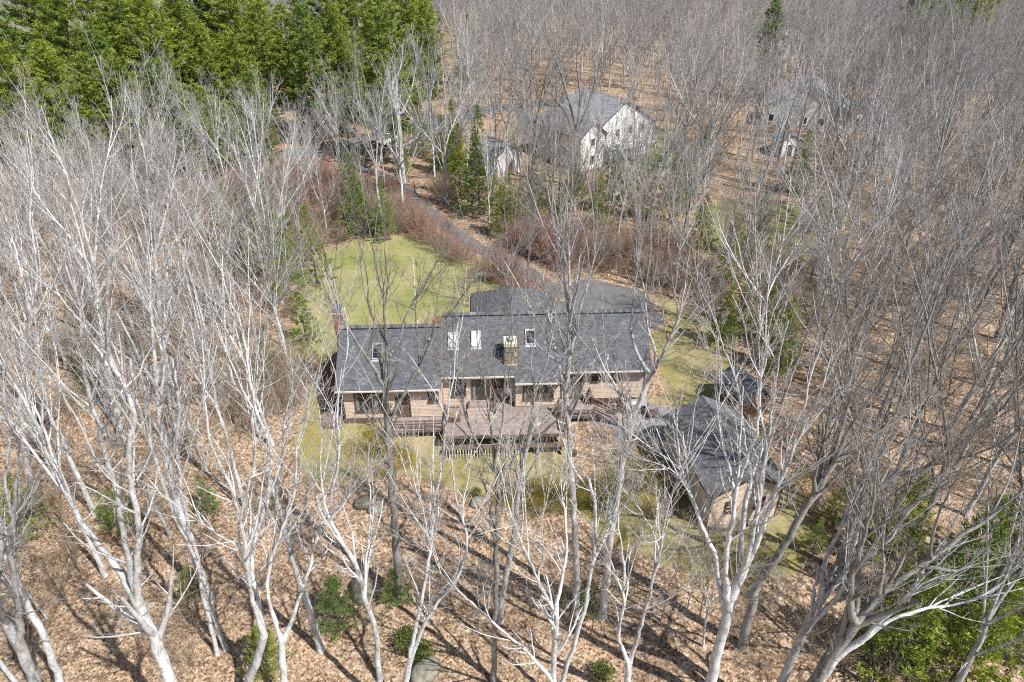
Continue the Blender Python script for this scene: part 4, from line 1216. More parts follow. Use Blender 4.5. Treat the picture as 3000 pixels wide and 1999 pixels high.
HERO = [
('tall forked tree with dark lower trunk, standing before the left half of the brown house', 27.2, 0.27, 0.55, [[[-7.06, 27.2, -2.17], [-7.02, 27.2, -0.78], [-6.76, 27.2, 4.94], [-6.64, 27.2, 8.43], [-6.39, 27.2, 12.06], [-6.3, 27.2, 14.7]], [[-6.36, 27.2, 14.6], [-6.99, 27.03, 16.64], [-7.42, 26.95, 17.62], [-7.77, 26.86, 18.69], [-7.99, 26.75, 20.06], [-8.06, 26.66, 21.24], [-8.05, 26.55, 22.59]], [[-6.3, 27.2, 14.7], [-5.96, 27.07, 16.87], [-5.86, 26.97, 18.52], [-5.84, 26.87, 19.99], [-5.92, 26.76, 21.85], [-5.98, 26.68, 23.17]], [[-6.01, 27.2, 16.54], [-5.3, 27.35, 17.42], [-5.01, 27.5, 18.6], [-4.23, 27.68, 19.83], [-3.48, 27.87, 21.13], [-3.04, 28.02, 22.24]], [[-6.23, 27.2, 12.41], [-5.33, 27.22, 14.34], [-4.22, 27.25, 16.37], [-3.52, 27.27, 17.73], [-2.43, 27.29, 19.19], [-1.89, 27.3, 20.04], [-1.52, 27.31, 21.24]], [[-6.0, 27.2, 17.33], [-6.47, 27.3, 18.41], [-6.6, 27.38, 19.46], [-6.54, 27.49, 20.81], [-6.75, 27.62, 22.42]]]),
('slim dark trunked tree rising in front of the deck beside a leaning twin', 21.9, 0.17, 0.6, [[[-1.05, 21.9, -2.3], [-1.03, 21.9, -1.45], [-0.89, 21.9, 3.31], [-0.74, 21.9, 8.44], [-0.66, 21.9, 12.35], [-0.74, 21.9, 14.46]], [[-0.74, 21.9, 14.46], [-0.9, 22.0, 16.45], [-1.04, 22.09, 18.17], [-1.28, 22.17, 19.79], [-1.3, 22.26, 21.62], [-1.13, 22.35, 23.46]], [[-0.72, 21.9, 14.02], [-1.32, 22.12, 15.01], [-1.88, 22.42, 16.47], [-2.12, 22.71, 18.05], [-2.34, 23.06, 20.02], [-2.42, 23.31, 21.46]], [[-0.74, 21.9, 14.46], [-0.42, 21.61, 16.78], [-0.26, 21.24, 19.64], [0.0, 20.9, 22.15], [-0.12, 20.64, 24.08]]]),
('grey tree leaning right past the stone chimney over the deck', 25.6, 0.19, 0.35, [[[-0.79, 25.6, -2.26], [-0.67, 25.6, -0.65], [-0.21, 25.6, 3.31], [0.18, 25.6, 6.53], [0.41, 25.6, 9.56], [0.68, 25.6, 11.57], [1.0, 25.6, 13.41]], [[1.0, 25.6, 13.41], [1.05, 25.38, 15.42], [1.42, 25.25, 16.54], [1.79, 25.0, 18.76], [2.0, 24.78, 20.6], [2.05, 24.55, 22.63]], [[0.98, 25.6, 13.15], [2.28, 25.7, 14.81], [3.48, 25.81, 16.72], [4.49, 25.89, 18.0], [5.1, 25.94, 19.05]], [[1.06, 25.6, 15.19], [0.92, 25.37, 17.6], [1.04, 25.21, 19.33], [0.64, 25.02, 21.29], [0.48, 24.87, 22.78]]]),
('straight pale tree at the right corner of the big deck, bare trunk', 26.1, 0.22, 0.2, [[[3.94, 26.1, -2.24], [3.87, 26.1, -0.36], [3.6, 26.1, 4.21], [3.32, 26.1, 7.49], [2.98, 26.1, 10.71], [2.79, 26.1, 12.99], [2.62, 26.1, 15.11], [2.59, 26.1, 17.1], [2.62, 26.1, 19.31]], [[2.62, 26.1, 19.31], [2.53, 26.21, 20.63], [2.37, 26.41, 22.97], [2.24, 26.54, 24.44]], [[2.6, 26.1, 18.95], [2.22, 26.43, 21.36], [1.95, 26.63, 22.87], [1.42, 26.79, 24.04]], [[2.67, 26.1, 16.91], [2.98, 25.84, 19.99], [3.33, 25.63, 22.4], [3.41, 25.48, 24.14]], [[2.65, 26.1, 15.11], [2.07, 26.28, 16.97], [1.53, 26.52, 19.59], [1.34, 26.7, 21.55]]]),
('stout grey tree leaning right across the end of the house beside the gravel patch', 25.9, 0.25, 0.35, [[[5.55, 25.9, -2.25], [5.54, 25.9, -0.48], [5.47, 25.9, 5.56], [5.6, 25.9, 8.97], [5.7, 25.9, 11.41], [5.93, 25.9, 13.68], [6.18, 25.9, 14.88], [6.49, 25.9, 16.29]], [[6.49, 25.9, 16.29], [6.81, 25.79, 17.23], [7.1, 25.64, 18.63], [7.29, 25.5, 19.95], [7.22, 25.29, 21.95], [7.23, 25.11, 23.57]], [[6.46, 25.9, 16.27], [5.61, 25.98, 17.75], [5.35, 26.04, 18.99], [5.38, 26.1, 20.36], [5.42, 26.16, 21.82], [5.26, 26.23, 23.21]], [[6.77, 25.9, 17.04], [6.08, 25.8, 18.96], [5.72, 25.71, 20.74], [5.1, 25.63, 22.41]], [[7.17, 25.9, 18.46], [8.02, 25.71, 20.07], [8.43, 25.52, 21.83], [8.46, 25.38, 23.14]], [[5.93, 25.9, 13.68], [4.81, 25.74, 15.79], [4.05, 25.63, 17.23], [3.48, 25.52, 18.78]]]),
('many stemmed pale tree fanning out at the bottom left of the house', 20.6, 0.25, 0, [[[-14.56, 20.6, -2.3], [-14.0, 20.6, -0.05], [-13.11, 20.6, 2.1], [-12.41, 20.6, 4.02]], [[-12.41, 20.6, 4.02], [-12.14, 20.33, 8.32], [-11.6, 20.13, 11.52], [-11.45, 20.0, 13.45], [-11.38, 19.86, 15.66], [-11.46, 19.78, 16.9], [-11.26, 19.62, 19.27], [-10.86, 19.49, 21.2], [-10.68, 19.36, 23.1]], [[-12.45, 20.6, 3.85], [-12.42, 21.01, 5.74], [-12.34, 21.64, 8.75], [-11.1, 22.36, 12.31], [-10.7, 22.71, 14.21], [-11.07, 23.15, 16.87], [-11.08, 23.49, 18.89], [-11.11, 23.8, 20.82], [-11.42, 23.94, 21.76], [-11.34, 24.17, 23.24]], [[-11.8, 20.6, 9.78], [-12.15, 20.5, 10.81], [-12.84, 20.41, 11.59], [-13.67, 20.27, 12.81], [-14.53, 20.09, 14.61], [-15.07, 19.99, 15.47]], [[-12.33, 20.6, 7.85], [-12.19, 20.55, 9.61], [-11.95, 20.49, 11.72], [-11.12, 20.42, 14.08], [-10.34, 20.35, 16.38], [-9.89, 20.28, 18.74], [-8.94, 20.2, 21.14], [-8.49, 20.15, 22.75]], [[-9.99, 20.6, 14.88], [-9.08, 20.91, 16.66], [-8.71, 21.16, 18.37], [-7.81, 21.46, 20.28], [-7.39, 21.65, 21.54]]]),
('tall pale tree with bright split trunk between the bottom left fan and the deck', 20.4, 0.2, 0, [[[-12.17, 20.4, -2.3], [-11.97, 20.4, 0.29], [-11.54, 20.4, 3.73]], [[-11.54, 20.4, 3.73], [-10.83, 20.6, 5.18], [-9.88, 20.92, 7.56], [-8.88, 21.28, 10.48], [-7.92, 21.59, 13.09], [-7.41, 21.81, 15.04], [-7.24, 22.05, 17.32], [-6.85, 22.23, 18.93], [-6.41, 22.39, 20.45], [-6.38, 22.53, 21.91]], [[-11.48, 20.4, 3.87], [-11.41, 20.31, 7.24], [-10.7, 20.23, 10.01], [-9.85, 20.17, 12.08], [-8.8, 20.09, 14.61], [-8.2, 20.01, 17.27], [-7.52, 19.95, 19.33], [-6.94, 19.9, 20.91]], [[-8.51, 20.4, 11.49], [-7.41, 20.2, 13.3], [-6.53, 20.03, 14.86], [-5.96, 19.92, 15.92], [-5.42, 19.76, 17.49]]]),
('thickest pale trunk at the lower left, sweeping out to the left frame edge', 17.8, 0.36, 0, [[[-15.94, 17.8, -2.3], [-15.86, 17.8, 0.04], [-15.78, 17.8, 2.38], [-15.7, 17.8, 4.72], [-15.49, 17.8, 8.23], [-15.47, 17.8, 11.17]], [[-15.47, 17.8, 11.17], [-16.05, 18.13, 13.0], [-16.58, 18.38, 14.4], [-16.9, 18.61, 15.76], [-17.09, 18.92, 17.69], [-17.24, 19.26, 19.91], [-17.62, 19.44, 21.06], [-18.01, 19.61, 22.26], [-18.06, 19.79, 23.5]], [[-15.43, 17.8, 10.88], [-14.39, 17.32, 15.31], [-13.77, 17.01, 18.09], [-13.55, 16.85, 19.58], [-13.13, 16.6, 21.69], [-12.53, 16.35, 23.79], [-11.82, 16.11, 25.64], [-11.63, 15.95, 26.97]], [[-15.5, 17.8, 10.66], [-14.22, 17.32, 14.11], [-13.31, 16.93, 16.82], [-13.0, 16.7, 18.41], [-12.39, 16.46, 19.93], [-11.4, 16.0, 22.85], [-11.47, 15.85, 23.88], [-10.75, 15.53, 25.75], [-10.26, 15.32, 26.94], [-9.72, 15.17, 27.73], [-9.06, 15.06, 28.23]], [[-12.89, 17.8, 22.51], [-13.14, 17.86, 23.9], [-13.42, 17.9, 24.96], [-13.7, 17.95, 26.18]], [[-12.74, 17.8, 21.3], [-11.64, 17.95, 22.69], [-10.85, 18.07, 23.77], [-10.36, 18.17, 24.92], [-9.51, 18.28, 26.01]]]),
('pale tree parallel to the thick one, nearer the left frame edge', 19.0, 0.22, 0.1, [[[-22.7, 19.0, -2.3], [-22.46, 19.0, 0.19], [-22.22, 19.0, 2.68], [-21.62, 19.0, 6.43], [-21.47, 19.0, 8.54], [-21.32, 19.0, 10.55], [-20.86, 19.0, 13.18]], [[-20.86, 19.0, 13.18], [-20.46, 18.9, 15.64], [-19.73, 18.78, 18.35]], [[-21.33, 19.0, 10.41], [-20.28, 19.06, 13.34], [-19.53, 19.11, 15.97], [-18.48, 19.17, 18.35], [-17.65, 19.22, 21.1], [-16.37, 19.28, 23.8]]]),
('grey trunk leaving the bottom left corner of the picture', 16.8, 0.3, 0.2, [[[-21.34, 16.8, -2.3], [-21.19, 16.8, -0.19], [-21.03, 16.8, 1.91], [-20.88, 16.8, 4.02], [-20.72, 16.8, 6.13], [-20.38, 16.8, 8.89], [-20.21, 16.8, 11.39], [-19.89, 16.8, 14.05], [-19.37, 16.8, 16.95]], [[-20.38, 16.8, 8.89], [-18.88, 16.36, 12.22], [-17.19, 15.79, 16.38], [-15.59, 15.35, 19.28], [-14.23, 14.96, 21.75]]]),
('smooth leaning grey trunk in the leaf litter left of the small green pine', 23.7, 0.2, 0.15, [[[-11.2, 23.7, -2.3], [-11.22, 23.7, -0.19], [-11.26, 23.7, 2.0], [-11.43, 23.7, 4.89], [-11.49, 23.7, 8.07], [-11.5, 23.7, 10.72]], [[-11.5, 23.7, 10.72], [-11.76, 24.13, 12.98], [-11.98, 24.45, 14.79], [-12.33, 24.76, 16.52], [-12.14, 25.13, 18.67]], [[-11.53, 23.7, 10.49], [-10.63, 23.68, 13.18], [-10.14, 23.66, 15.45], [-9.42, 23.64, 17.36], [-9.22, 23.62, 19.31]]]),
('pair of bright curving stems in the bottom middle of the picture', 20.3, 0.19, 0, [[[-5.92, 20.3, -2.3], [-5.59, 20.3, 0.46], [-5.23, 20.3, 2.28]], [[-5.23, 20.3, 2.28], [-4.65, 20.47, 5.37], [-3.78, 20.75, 10.32], [-3.4, 20.91, 13.37], [-2.91, 21.04, 15.75], [-2.74, 21.11, 17.2], [-2.39, 21.2, 18.85], [-2.19, 21.28, 20.4], [-1.94, 21.36, 22.01]], [[-5.23, 20.3, 2.28], [-3.88, 20.4, 6.28], [-2.38, 20.48, 9.15], [-2.03, 20.53, 11.51], [-2.38, 20.57, 13.28], [-2.41, 20.63, 16.11], [-2.2, 20.68, 17.91], [-1.69, 20.71, 19.22]], [[-3.64, 20.3, 11.05], [-3.75, 19.96, 13.76], [-3.96, 19.76, 15.32], [-4.05, 19.53, 17.13], [-3.97, 19.27, 19.07]], [[-2.0, 20.3, 11.93], [-1.45, 20.32, 13.17], [-0.71, 20.34, 14.35], [-0.14, 20.37, 15.68]]]),
('open V shaped pale tree in the lower middle with a long branch reaching left', 19.6, 0.17, 0, [[[2.15, 19.6, -2.3], [2.13, 19.6, -0.32], [2.11, 19.6, 1.65], [2.06, 19.6, 4.54], [2.04, 19.6, 7.2]], [[2.04, 19.6, 7.2], [1.44, 19.36, 9.08], [1.09, 19.21, 10.29], [0.56, 18.92, 12.47], [0.14, 18.7, 14.14], [0.0, 18.39, 16.51], [-0.24, 18.13, 18.45]], [[2.03, 19.6, 7.45], [2.23, 19.98, 9.38], [2.4, 20.27, 10.89], [2.2, 20.62, 12.85], [2.01, 20.92, 14.56], [2.24, 21.2, 16.21]], [[2.03, 19.6, 1.93], [0.49, 19.4, 4.85], [-0.78, 19.24, 7.05], [-1.82, 19.11, 8.87], [-2.74, 19.01, 10.25], [-3.3, 18.93, 11.4]], [[1.12, 19.6, 9.78], [1.29, 19.33, 11.99], [1.09, 19.05, 14.14], [1.3, 18.8, 16.1]]]),
('thin pale stem just right of the open V shaped tree', 20.6, 0.13, 0, [[[2.53, 20.6, -2.3], [2.72, 20.6, 0.24], [2.89, 20.6, 1.64], [3.36, 20.6, 4.97], [3.58, 20.6, 7.42], [3.71, 20.6, 10.01], [3.55, 20.6, 13.24], [3.18, 20.6, 14.88]], [[3.71, 20.6, 10.01], [4.24, 20.79, 11.37], [4.45, 20.99, 12.88], [4.79, 21.18, 14.32]]]),
('slender pale tree between the deck tree and the garage, forking low', 20.6, 0.18, 0, [[[6.18, 20.6, -2.24], [6.15, 20.6, -0.05], [6.1, 20.6, 1.79]], [[6.1, 20.6, 1.79], [6.35, 20.28, 6.78], [6.53, 20.02, 10.71], [6.51, 19.86, 13.18], [6.66, 19.7, 15.42], [6.84, 19.55, 17.68], [6.64, 19.4, 19.76], [6.85, 19.29, 21.34]], [[6.09, 20.6, 1.49], [5.31, 20.39, 4.45], [5.25, 20.17, 7.68], [4.91, 19.92, 11.05], [4.42, 19.72, 13.82], [4.29, 19.57, 15.89]], [[6.72, 20.6, 10.01], [5.92, 20.46, 12.18], [5.18, 20.36, 13.53], [4.5, 20.28, 14.61]], [[6.75, 20.6, 12.36], [6.11, 20.43, 14.27], [5.57, 20.34, 15.14], [5.2, 20.26, 15.97]]]),
('crooked pale tree in the bottom left centre beside the grey boulder', 20.4, 0.17, 0.05, [[[-7.07, 20.4, -2.3], [-6.99, 20.4, 0.29], [-6.73, 20.4, 4.91], [-6.95, 20.4, 7.36], [-7.24, 20.4, 10.44], [-7.52, 20.4, 11.2]], [[-7.52, 20.4, 11.2], [-7.94, 20.65, 12.82], [-8.02, 20.9, 14.59], [-7.71, 21.18, 16.6], [-7.73, 21.4, 18.18]], [[-6.95, 20.4, 7.36], [-6.59, 20.6, 9.79], [-6.19, 20.79, 12.24], [-6.04, 20.91, 13.78], [-6.12, 21.0, 15.07]]]),
('big spreading pale tree in front of the garage with five rising stems', 20.3, 0.3, 0.05, [[[10.43, 20.3, -1.5], [10.41, 20.3, 0.46], [10.35, 20.3, 3.45], [10.35, 20.3, 5.62], [10.21, 20.3, 7.29]], [[10.12, 20.3, 7.24], [9.41, 20.02, 10.72], [9.2, 19.85, 12.75], [9.04, 19.68, 14.8], [9.0, 19.48, 17.17], [8.98, 19.35, 18.68], [8.55, 19.14, 21.16], [8.43, 18.98, 22.94]], [[10.23, 20.3, 7.37], [10.42, 20.16, 10.34], [10.25, 20.04, 12.98], [10.03, 19.93, 15.19], [9.8, 19.86, 16.83], [9.52, 19.73, 19.5], [9.28, 19.63, 21.54], [9.26, 19.55, 23.12]], [[10.33, 20.3, 6.99], [10.51, 20.26, 9.02], [10.71, 20.23, 10.93], [10.77, 20.18, 13.69], [10.93, 20.14, 16.19], [10.88, 20.1, 18.39], [10.76, 20.06, 20.49], [10.87, 20.03, 21.98]], [[10.35, 20.3, 5.62], [9.75, 20.58, 8.01], [9.4, 20.75, 9.61], [8.69, 20.92, 11.06], [8.09, 21.11, 12.71], [7.44, 21.28, 14.22], [6.91, 21.5, 16.32], [6.73, 21.7, 18.46]], [[7.78, 20.3, 13.56], [6.6, 20.06, 15.41], [5.65, 19.91, 16.29], [4.78, 19.8, 16.75]], [[9.32, 20.3, 14.16], [8.54, 20.3, 16.47], [7.95, 20.31, 18.39], [7.76, 20.31, 20.31], [7.22, 20.31, 22.09]]]),
('dark grey tree leaning right beyond the garage gable', 23.4, 0.26, 0.5, [[[13.24, 23.4, -1.43], [13.19, 23.4, 0.34], [13.14, 23.4, 2.11], [13.06, 23.4, 3.67], [13.61, 23.4, 6.62], [14.12, 23.4, 9.29], [14.47, 23.4, 10.8], [14.91, 23.4, 13.14]], [[14.91, 23.4, 13.14], [14.89, 23.17, 15.46], [15.25, 22.96, 17.51], [15.52, 22.78, 19.21], [15.3, 22.6, 20.95]], [[14.91, 23.4, 13.14], [16.13, 23.57, 14.32], [17.38, 23.74, 15.58], [18.47, 23.92, 17.15]], [[14.47, 23.4, 10.8], [13.8, 22.96, 14.05], [13.38, 22.57, 16.91], [12.93, 22.23, 19.26]]]),
('heavy dark limbed tree leaning over the green spruces at the lower right', 18.3, 0.34, 0.45, [[[13.75, 18.3, -1.5], [13.91, 18.3, 0.29], [14.08, 18.3, 2.08], [14.25, 18.3, 3.87], [14.75, 18.3, 7.15], [15.03, 18.3, 8.52]], [[15.03, 18.3, 8.52], [15.8, 18.47, 10.47], [17.14, 18.64, 12.2], [17.8, 18.72, 13.0], [18.93, 18.85, 14.37], [19.8, 18.97, 15.75], [20.36, 19.08, 17.07]], [[15.46, 18.3, 10.32], [15.27, 18.54, 12.1], [14.82, 18.74, 13.57], [14.91, 18.88, 14.72], [15.33, 18.99, 15.73], [15.26, 19.2, 17.48]], [[16.63, 18.3, 12.28], [18.22, 18.39, 11.85], [19.45, 18.46, 12.4], [20.96, 18.55, 12.91]], [[14.94, 18.3, 8.32], [13.97, 18.28, 11.34], [13.72, 18.27, 14.24], [13.52, 18.26, 16.29], [13.14, 18.25, 18.02]], [[16.83, 18.3, 12.62], [16.22, 18.09, 14.82], [15.99, 17.88, 17.02], [15.97, 17.71, 18.84], [15.69, 17.51, 20.81]]]),
('mottled grey tree leaning right between the garage and the green spruces', 19.6, 0.24, 0.2, [[[13.56, 19.6, -1.5], [13.61, 19.6, 0.08], [13.65, 19.6, 1.65], [13.86, 19.6, 6.09], [14.02, 19.6, 8.25]], [[14.02, 19.6, 8.25], [14.58, 19.59, 9.79], [14.51, 19.58, 11.71], [14.35, 19.57, 13.98], [14.61, 19.56, 15.9], [14.72, 19.55, 17.68], [14.95, 19.54, 19.33]], [[14.02, 19.6, 8.25], [13.73, 19.75, 10.6], [13.94, 19.88, 12.83], [13.86, 20.0, 14.89], [13.57, 20.14, 17.16], [13.67, 20.23, 18.78]], [[13.86, 19.6, 6.09], [14.4, 19.35, 8.54], [14.75, 19.03, 11.71], [15.23, 18.82, 13.61], [15.45, 18.61, 15.57], [15.86, 18.43, 17.17]]]),
('tree with bleached dead limbs in the bottom right corner woods', 18.6, 0.2, 0, [[[14.29, 18.6, -1.5], [14.53, 18.6, 0.93], [14.78, 18.6, 3.36], [15.1, 18.6, 5.29], [15.84, 18.6, 6.62]], [[15.84, 18.6, 6.62], [16.55, 18.6, 7.88], [17.9, 18.6, 8.86], [19.72, 18.6, 9.21], [20.44, 18.6, 10.03], [21.04, 18.61, 11.8]], [[15.84, 18.6, 6.62], [16.41, 18.52, 8.73], [16.71, 18.47, 10.09], [17.35, 18.43, 11.16], [18.02, 18.4, 11.62]]]),
('slim tree in front of the small shed, forked like a wishbone', 29.0, 0.17, 0.1, [[[14.63, 29.0, -0.64], [14.04, 29.0, 3.85], [13.91, 29.0, 6.68]], [[13.91, 29.0, 6.68], [12.6, 28.55, 10.44], [11.38, 28.11, 14.02], [10.17, 27.78, 16.55], [9.39, 27.54, 18.45], [8.54, 27.32, 20.03]], [[13.91, 29.0, 6.68], [14.34, 29.44, 9.17], [13.61, 29.95, 12.18], [13.79, 30.24, 14.03], [13.64, 30.59, 16.19], [13.99, 30.94, 18.44]]]),
('thin leaning grey stem, left one of the pair left of the bottom fan tree', 23.5, 0.12, 0.1, [[[-17.22, 23.5, -2.3], [-17.04, 23.5, -0.29], [-16.86, 23.5, 1.73], [-16.68, 23.5, 3.74], [-16.4, 23.5, 5.58], [-16.58, 23.5, 9.18], [-16.5, 23.5, 13.49], [-16.3, 23.5, 16.54], [-15.95, 23.5, 18.88]], [[-16.58, 23.5, 9.18], [-16.19, 23.63, 11.92], [-15.47, 23.73, 14.18], [-15.09, 23.83, 16.28]]]),
('thin leaning grey stem, right one of the pair left of the bottom fan tree', 23.8, 0.13, 0.1, [[[-16.78, 23.8, -2.3], [-16.79, 23.8, -0.52], [-16.8, 23.8, 1.27], [-16.81, 23.8, 3.05], [-16.82, 23.8, 3.78], [-16.22, 23.8, 9.36], [-15.63, 23.8, 13.22], [-14.74, 23.8, 16.3], [-14.35, 23.8, 18.68]], [[-15.9, 23.8, 11.76], [-14.68, 23.98, 13.96], [-13.9, 24.13, 16.04], [-13.4, 24.24, 17.65]]]),
('thick grey trunk in the left woods behind the thickest pale one', 27.0, 0.25, 0.1, [[[-18.96, 27.0, -2.18], [-18.88, 27.0, 0.07], [-18.79, 27.0, 2.31], [-18.71, 27.0, 4.56], [-18.62, 27.0, 6.81], [-18.5, 27.0, 8.63], [-18.26, 27.0, 10.84], [-17.34, 27.0, 15.47]], [[-17.34, 27.0, 15.47], [-16.8, 27.27, 18.79], [-16.27, 27.49, 21.49], [-16.07, 27.68, 23.98], [-15.89, 27.82, 25.73]], [[-17.36, 27.0, 15.27], [-15.9, 27.02, 18.2], [-14.62, 27.03, 20.7], [-13.81, 27.04, 22.69], [-12.85, 27.05, 24.23]], [[-16.69, 27.0, 18.77], [-16.76, 26.73, 21.2], [-16.75, 26.5, 23.24], [-16.6, 26.29, 25.12]]]),
('tall white stemmed tree with spreading top in the upper left woods', 41.0, 0.26, 0, [[[-30.79, 41.0, -0.98], [-30.45, 41.0, 1.28], [-30.11, 41.0, 3.54], [-29.77, 41.0, 5.8], [-29.43, 41.0, 8.07], [-28.65, 41.0, 11.18], [-27.95, 41.0, 14.35]], [[-27.95, 41.0, 14.35], [-27.55, 40.96, 17.78], [-27.44, 40.92, 20.49], [-27.55, 40.89, 23.03], [-27.47, 40.87, 24.83]], [[-27.95, 41.0, 14.35], [-26.83, 41.53, 17.53], [-25.65, 42.02, 20.55], [-24.64, 42.42, 23.0], [-24.25, 42.71, 24.97]], [[-27.23, 41.0, 15.84], [-25.15, 41.44, 18.5], [-23.47, 41.83, 21.05], [-22.12, 42.16, 23.29]], [[-28.08, 41.0, 13.84], [-29.13, 41.36, 16.41], [-30.27, 41.68, 18.64], [-30.98, 41.94, 20.58]]]),
('forked white tree left of the reddish thicket, crown before the pines', 44.0, 0.24, 0, [[[-27.93, 44.0, -0.3], [-27.57, 44.0, 2.14], [-27.21, 44.0, 4.59], [-26.85, 44.0, 7.03], [-25.97, 44.0, 10.6], [-25.28, 44.0, 13.91]], [[-25.28, 44.0, 13.91], [-25.06, 44.39, 17.33], [-24.62, 44.7, 20.1], [-24.48, 44.96, 22.51], [-24.23, 45.17, 24.4]], [[-25.28, 44.0, 13.91], [-23.43, 43.95, 17.51], [-21.95, 43.91, 20.36], [-20.41, 43.87, 22.81]], [[-25.57, 44.0, 12.29], [-22.94, 43.52, 15.18], [-20.69, 43.08, 17.85], [-18.96, 42.74, 19.85]], [[-25.32, 44.0, 13.78], [-24.1, 43.7, 17.61], [-22.69, 43.43, 20.97], [-21.58, 43.2, 23.83]]]),
('pale tree at the left frame edge, widely forked above the woods', 35.0, 0.25, 0, [[[-34.67, 35.0, -1.42], [-33.98, 35.0, 0.81], [-33.29, 35.0, 3.04], [-32.61, 35.0, 5.27], [-31.92, 35.0, 7.5], [-30.12, 35.0, 10.99], [-28.77, 35.0, 13.96]], [[-28.77, 35.0, 13.96], [-28.33, 35.35, 17.19], [-28.23, 35.62, 19.81], [-28.26, 35.84, 21.91]], [[-28.77, 35.0, 13.96], [-27.12, 35.06, 17.34], [-26.43, 35.11, 20.24], [-25.25, 35.15, 22.91], [-24.8, 35.19, 25.05]], [[-28.82, 35.0, 13.72], [-26.73, 35.4, 16.28], [-25.06, 35.75, 18.72], [-23.95, 36.01, 20.67]]]),
('wide crowned tree spreading before the white house', 95.1, 0.42, 0.45, [[[9.64, 95.14, -0.3], [9.2, 95.14, 3.77], [8.88, 95.14, 7.15]], [[8.88, 95.14, 7.15], [6.99, 95.47, 10.78], [4.13, 95.79, 13.84], [1.82, 96.03, 15.97], [0.0, 96.2, 17.22]], [[8.88, 95.14, 7.15], [7.92, 95.93, 11.57], [6.41, 96.7, 15.83], [4.51, 97.39, 19.53], [3.57, 97.76, 21.54]], [[8.9, 95.14, 7.63], [9.15, 94.68, 12.77], [8.44, 94.29, 17.15], [8.62, 93.92, 21.28]], [[8.9, 95.14, 7.63], [10.64, 95.49, 12.13], [11.76, 95.81, 16.44], [12.83, 96.11, 20.56]], [[9.17, 95.14, 4.26], [6.68, 95.16, 6.19], [4.71, 95.18, 8.55], [2.08, 95.2, 11.75], [0.0, 95.21, 12.64]]]),
('tall trunked grey tree with a forked dead side branch above the leaf slope', 97.3, 0.36, 0.1, [[[-16.0, 97.27, -0.3], [-15.94, 97.27, 4.07], [-15.84, 97.27, 7.49], [-15.92, 97.27, 10.32]], [[-15.92, 97.27, 10.32], [-16.4, 97.73, 13.41], [-15.05, 98.12, 15.99], [-14.65, 98.49, 18.51]], [[-15.48, 97.27, 9.39], [-14.11, 97.31, 12.15], [-13.16, 97.34, 15.27], [-12.51, 97.37, 17.85]], [[-15.47, 97.27, 5.06], [-13.08, 97.1, 6.58], [-10.1, 96.91, 7.6], [-8.1, 96.76, 9.06]]])]

for i, (lab, Y, r, dk, S) in enumerate(HERO): hero_tree(i, lab, Y, r, dk, S)
for (c, (P_, R_), lab) in LOGDATA:
    tm = TM(); tm.add(P_[None], R_[None], 8, 0.0)
    o = link('fallen_log', tm.mesh('fallen_log', M['deadwood']), None, tuple(c)); tag(o, lab, 'log')

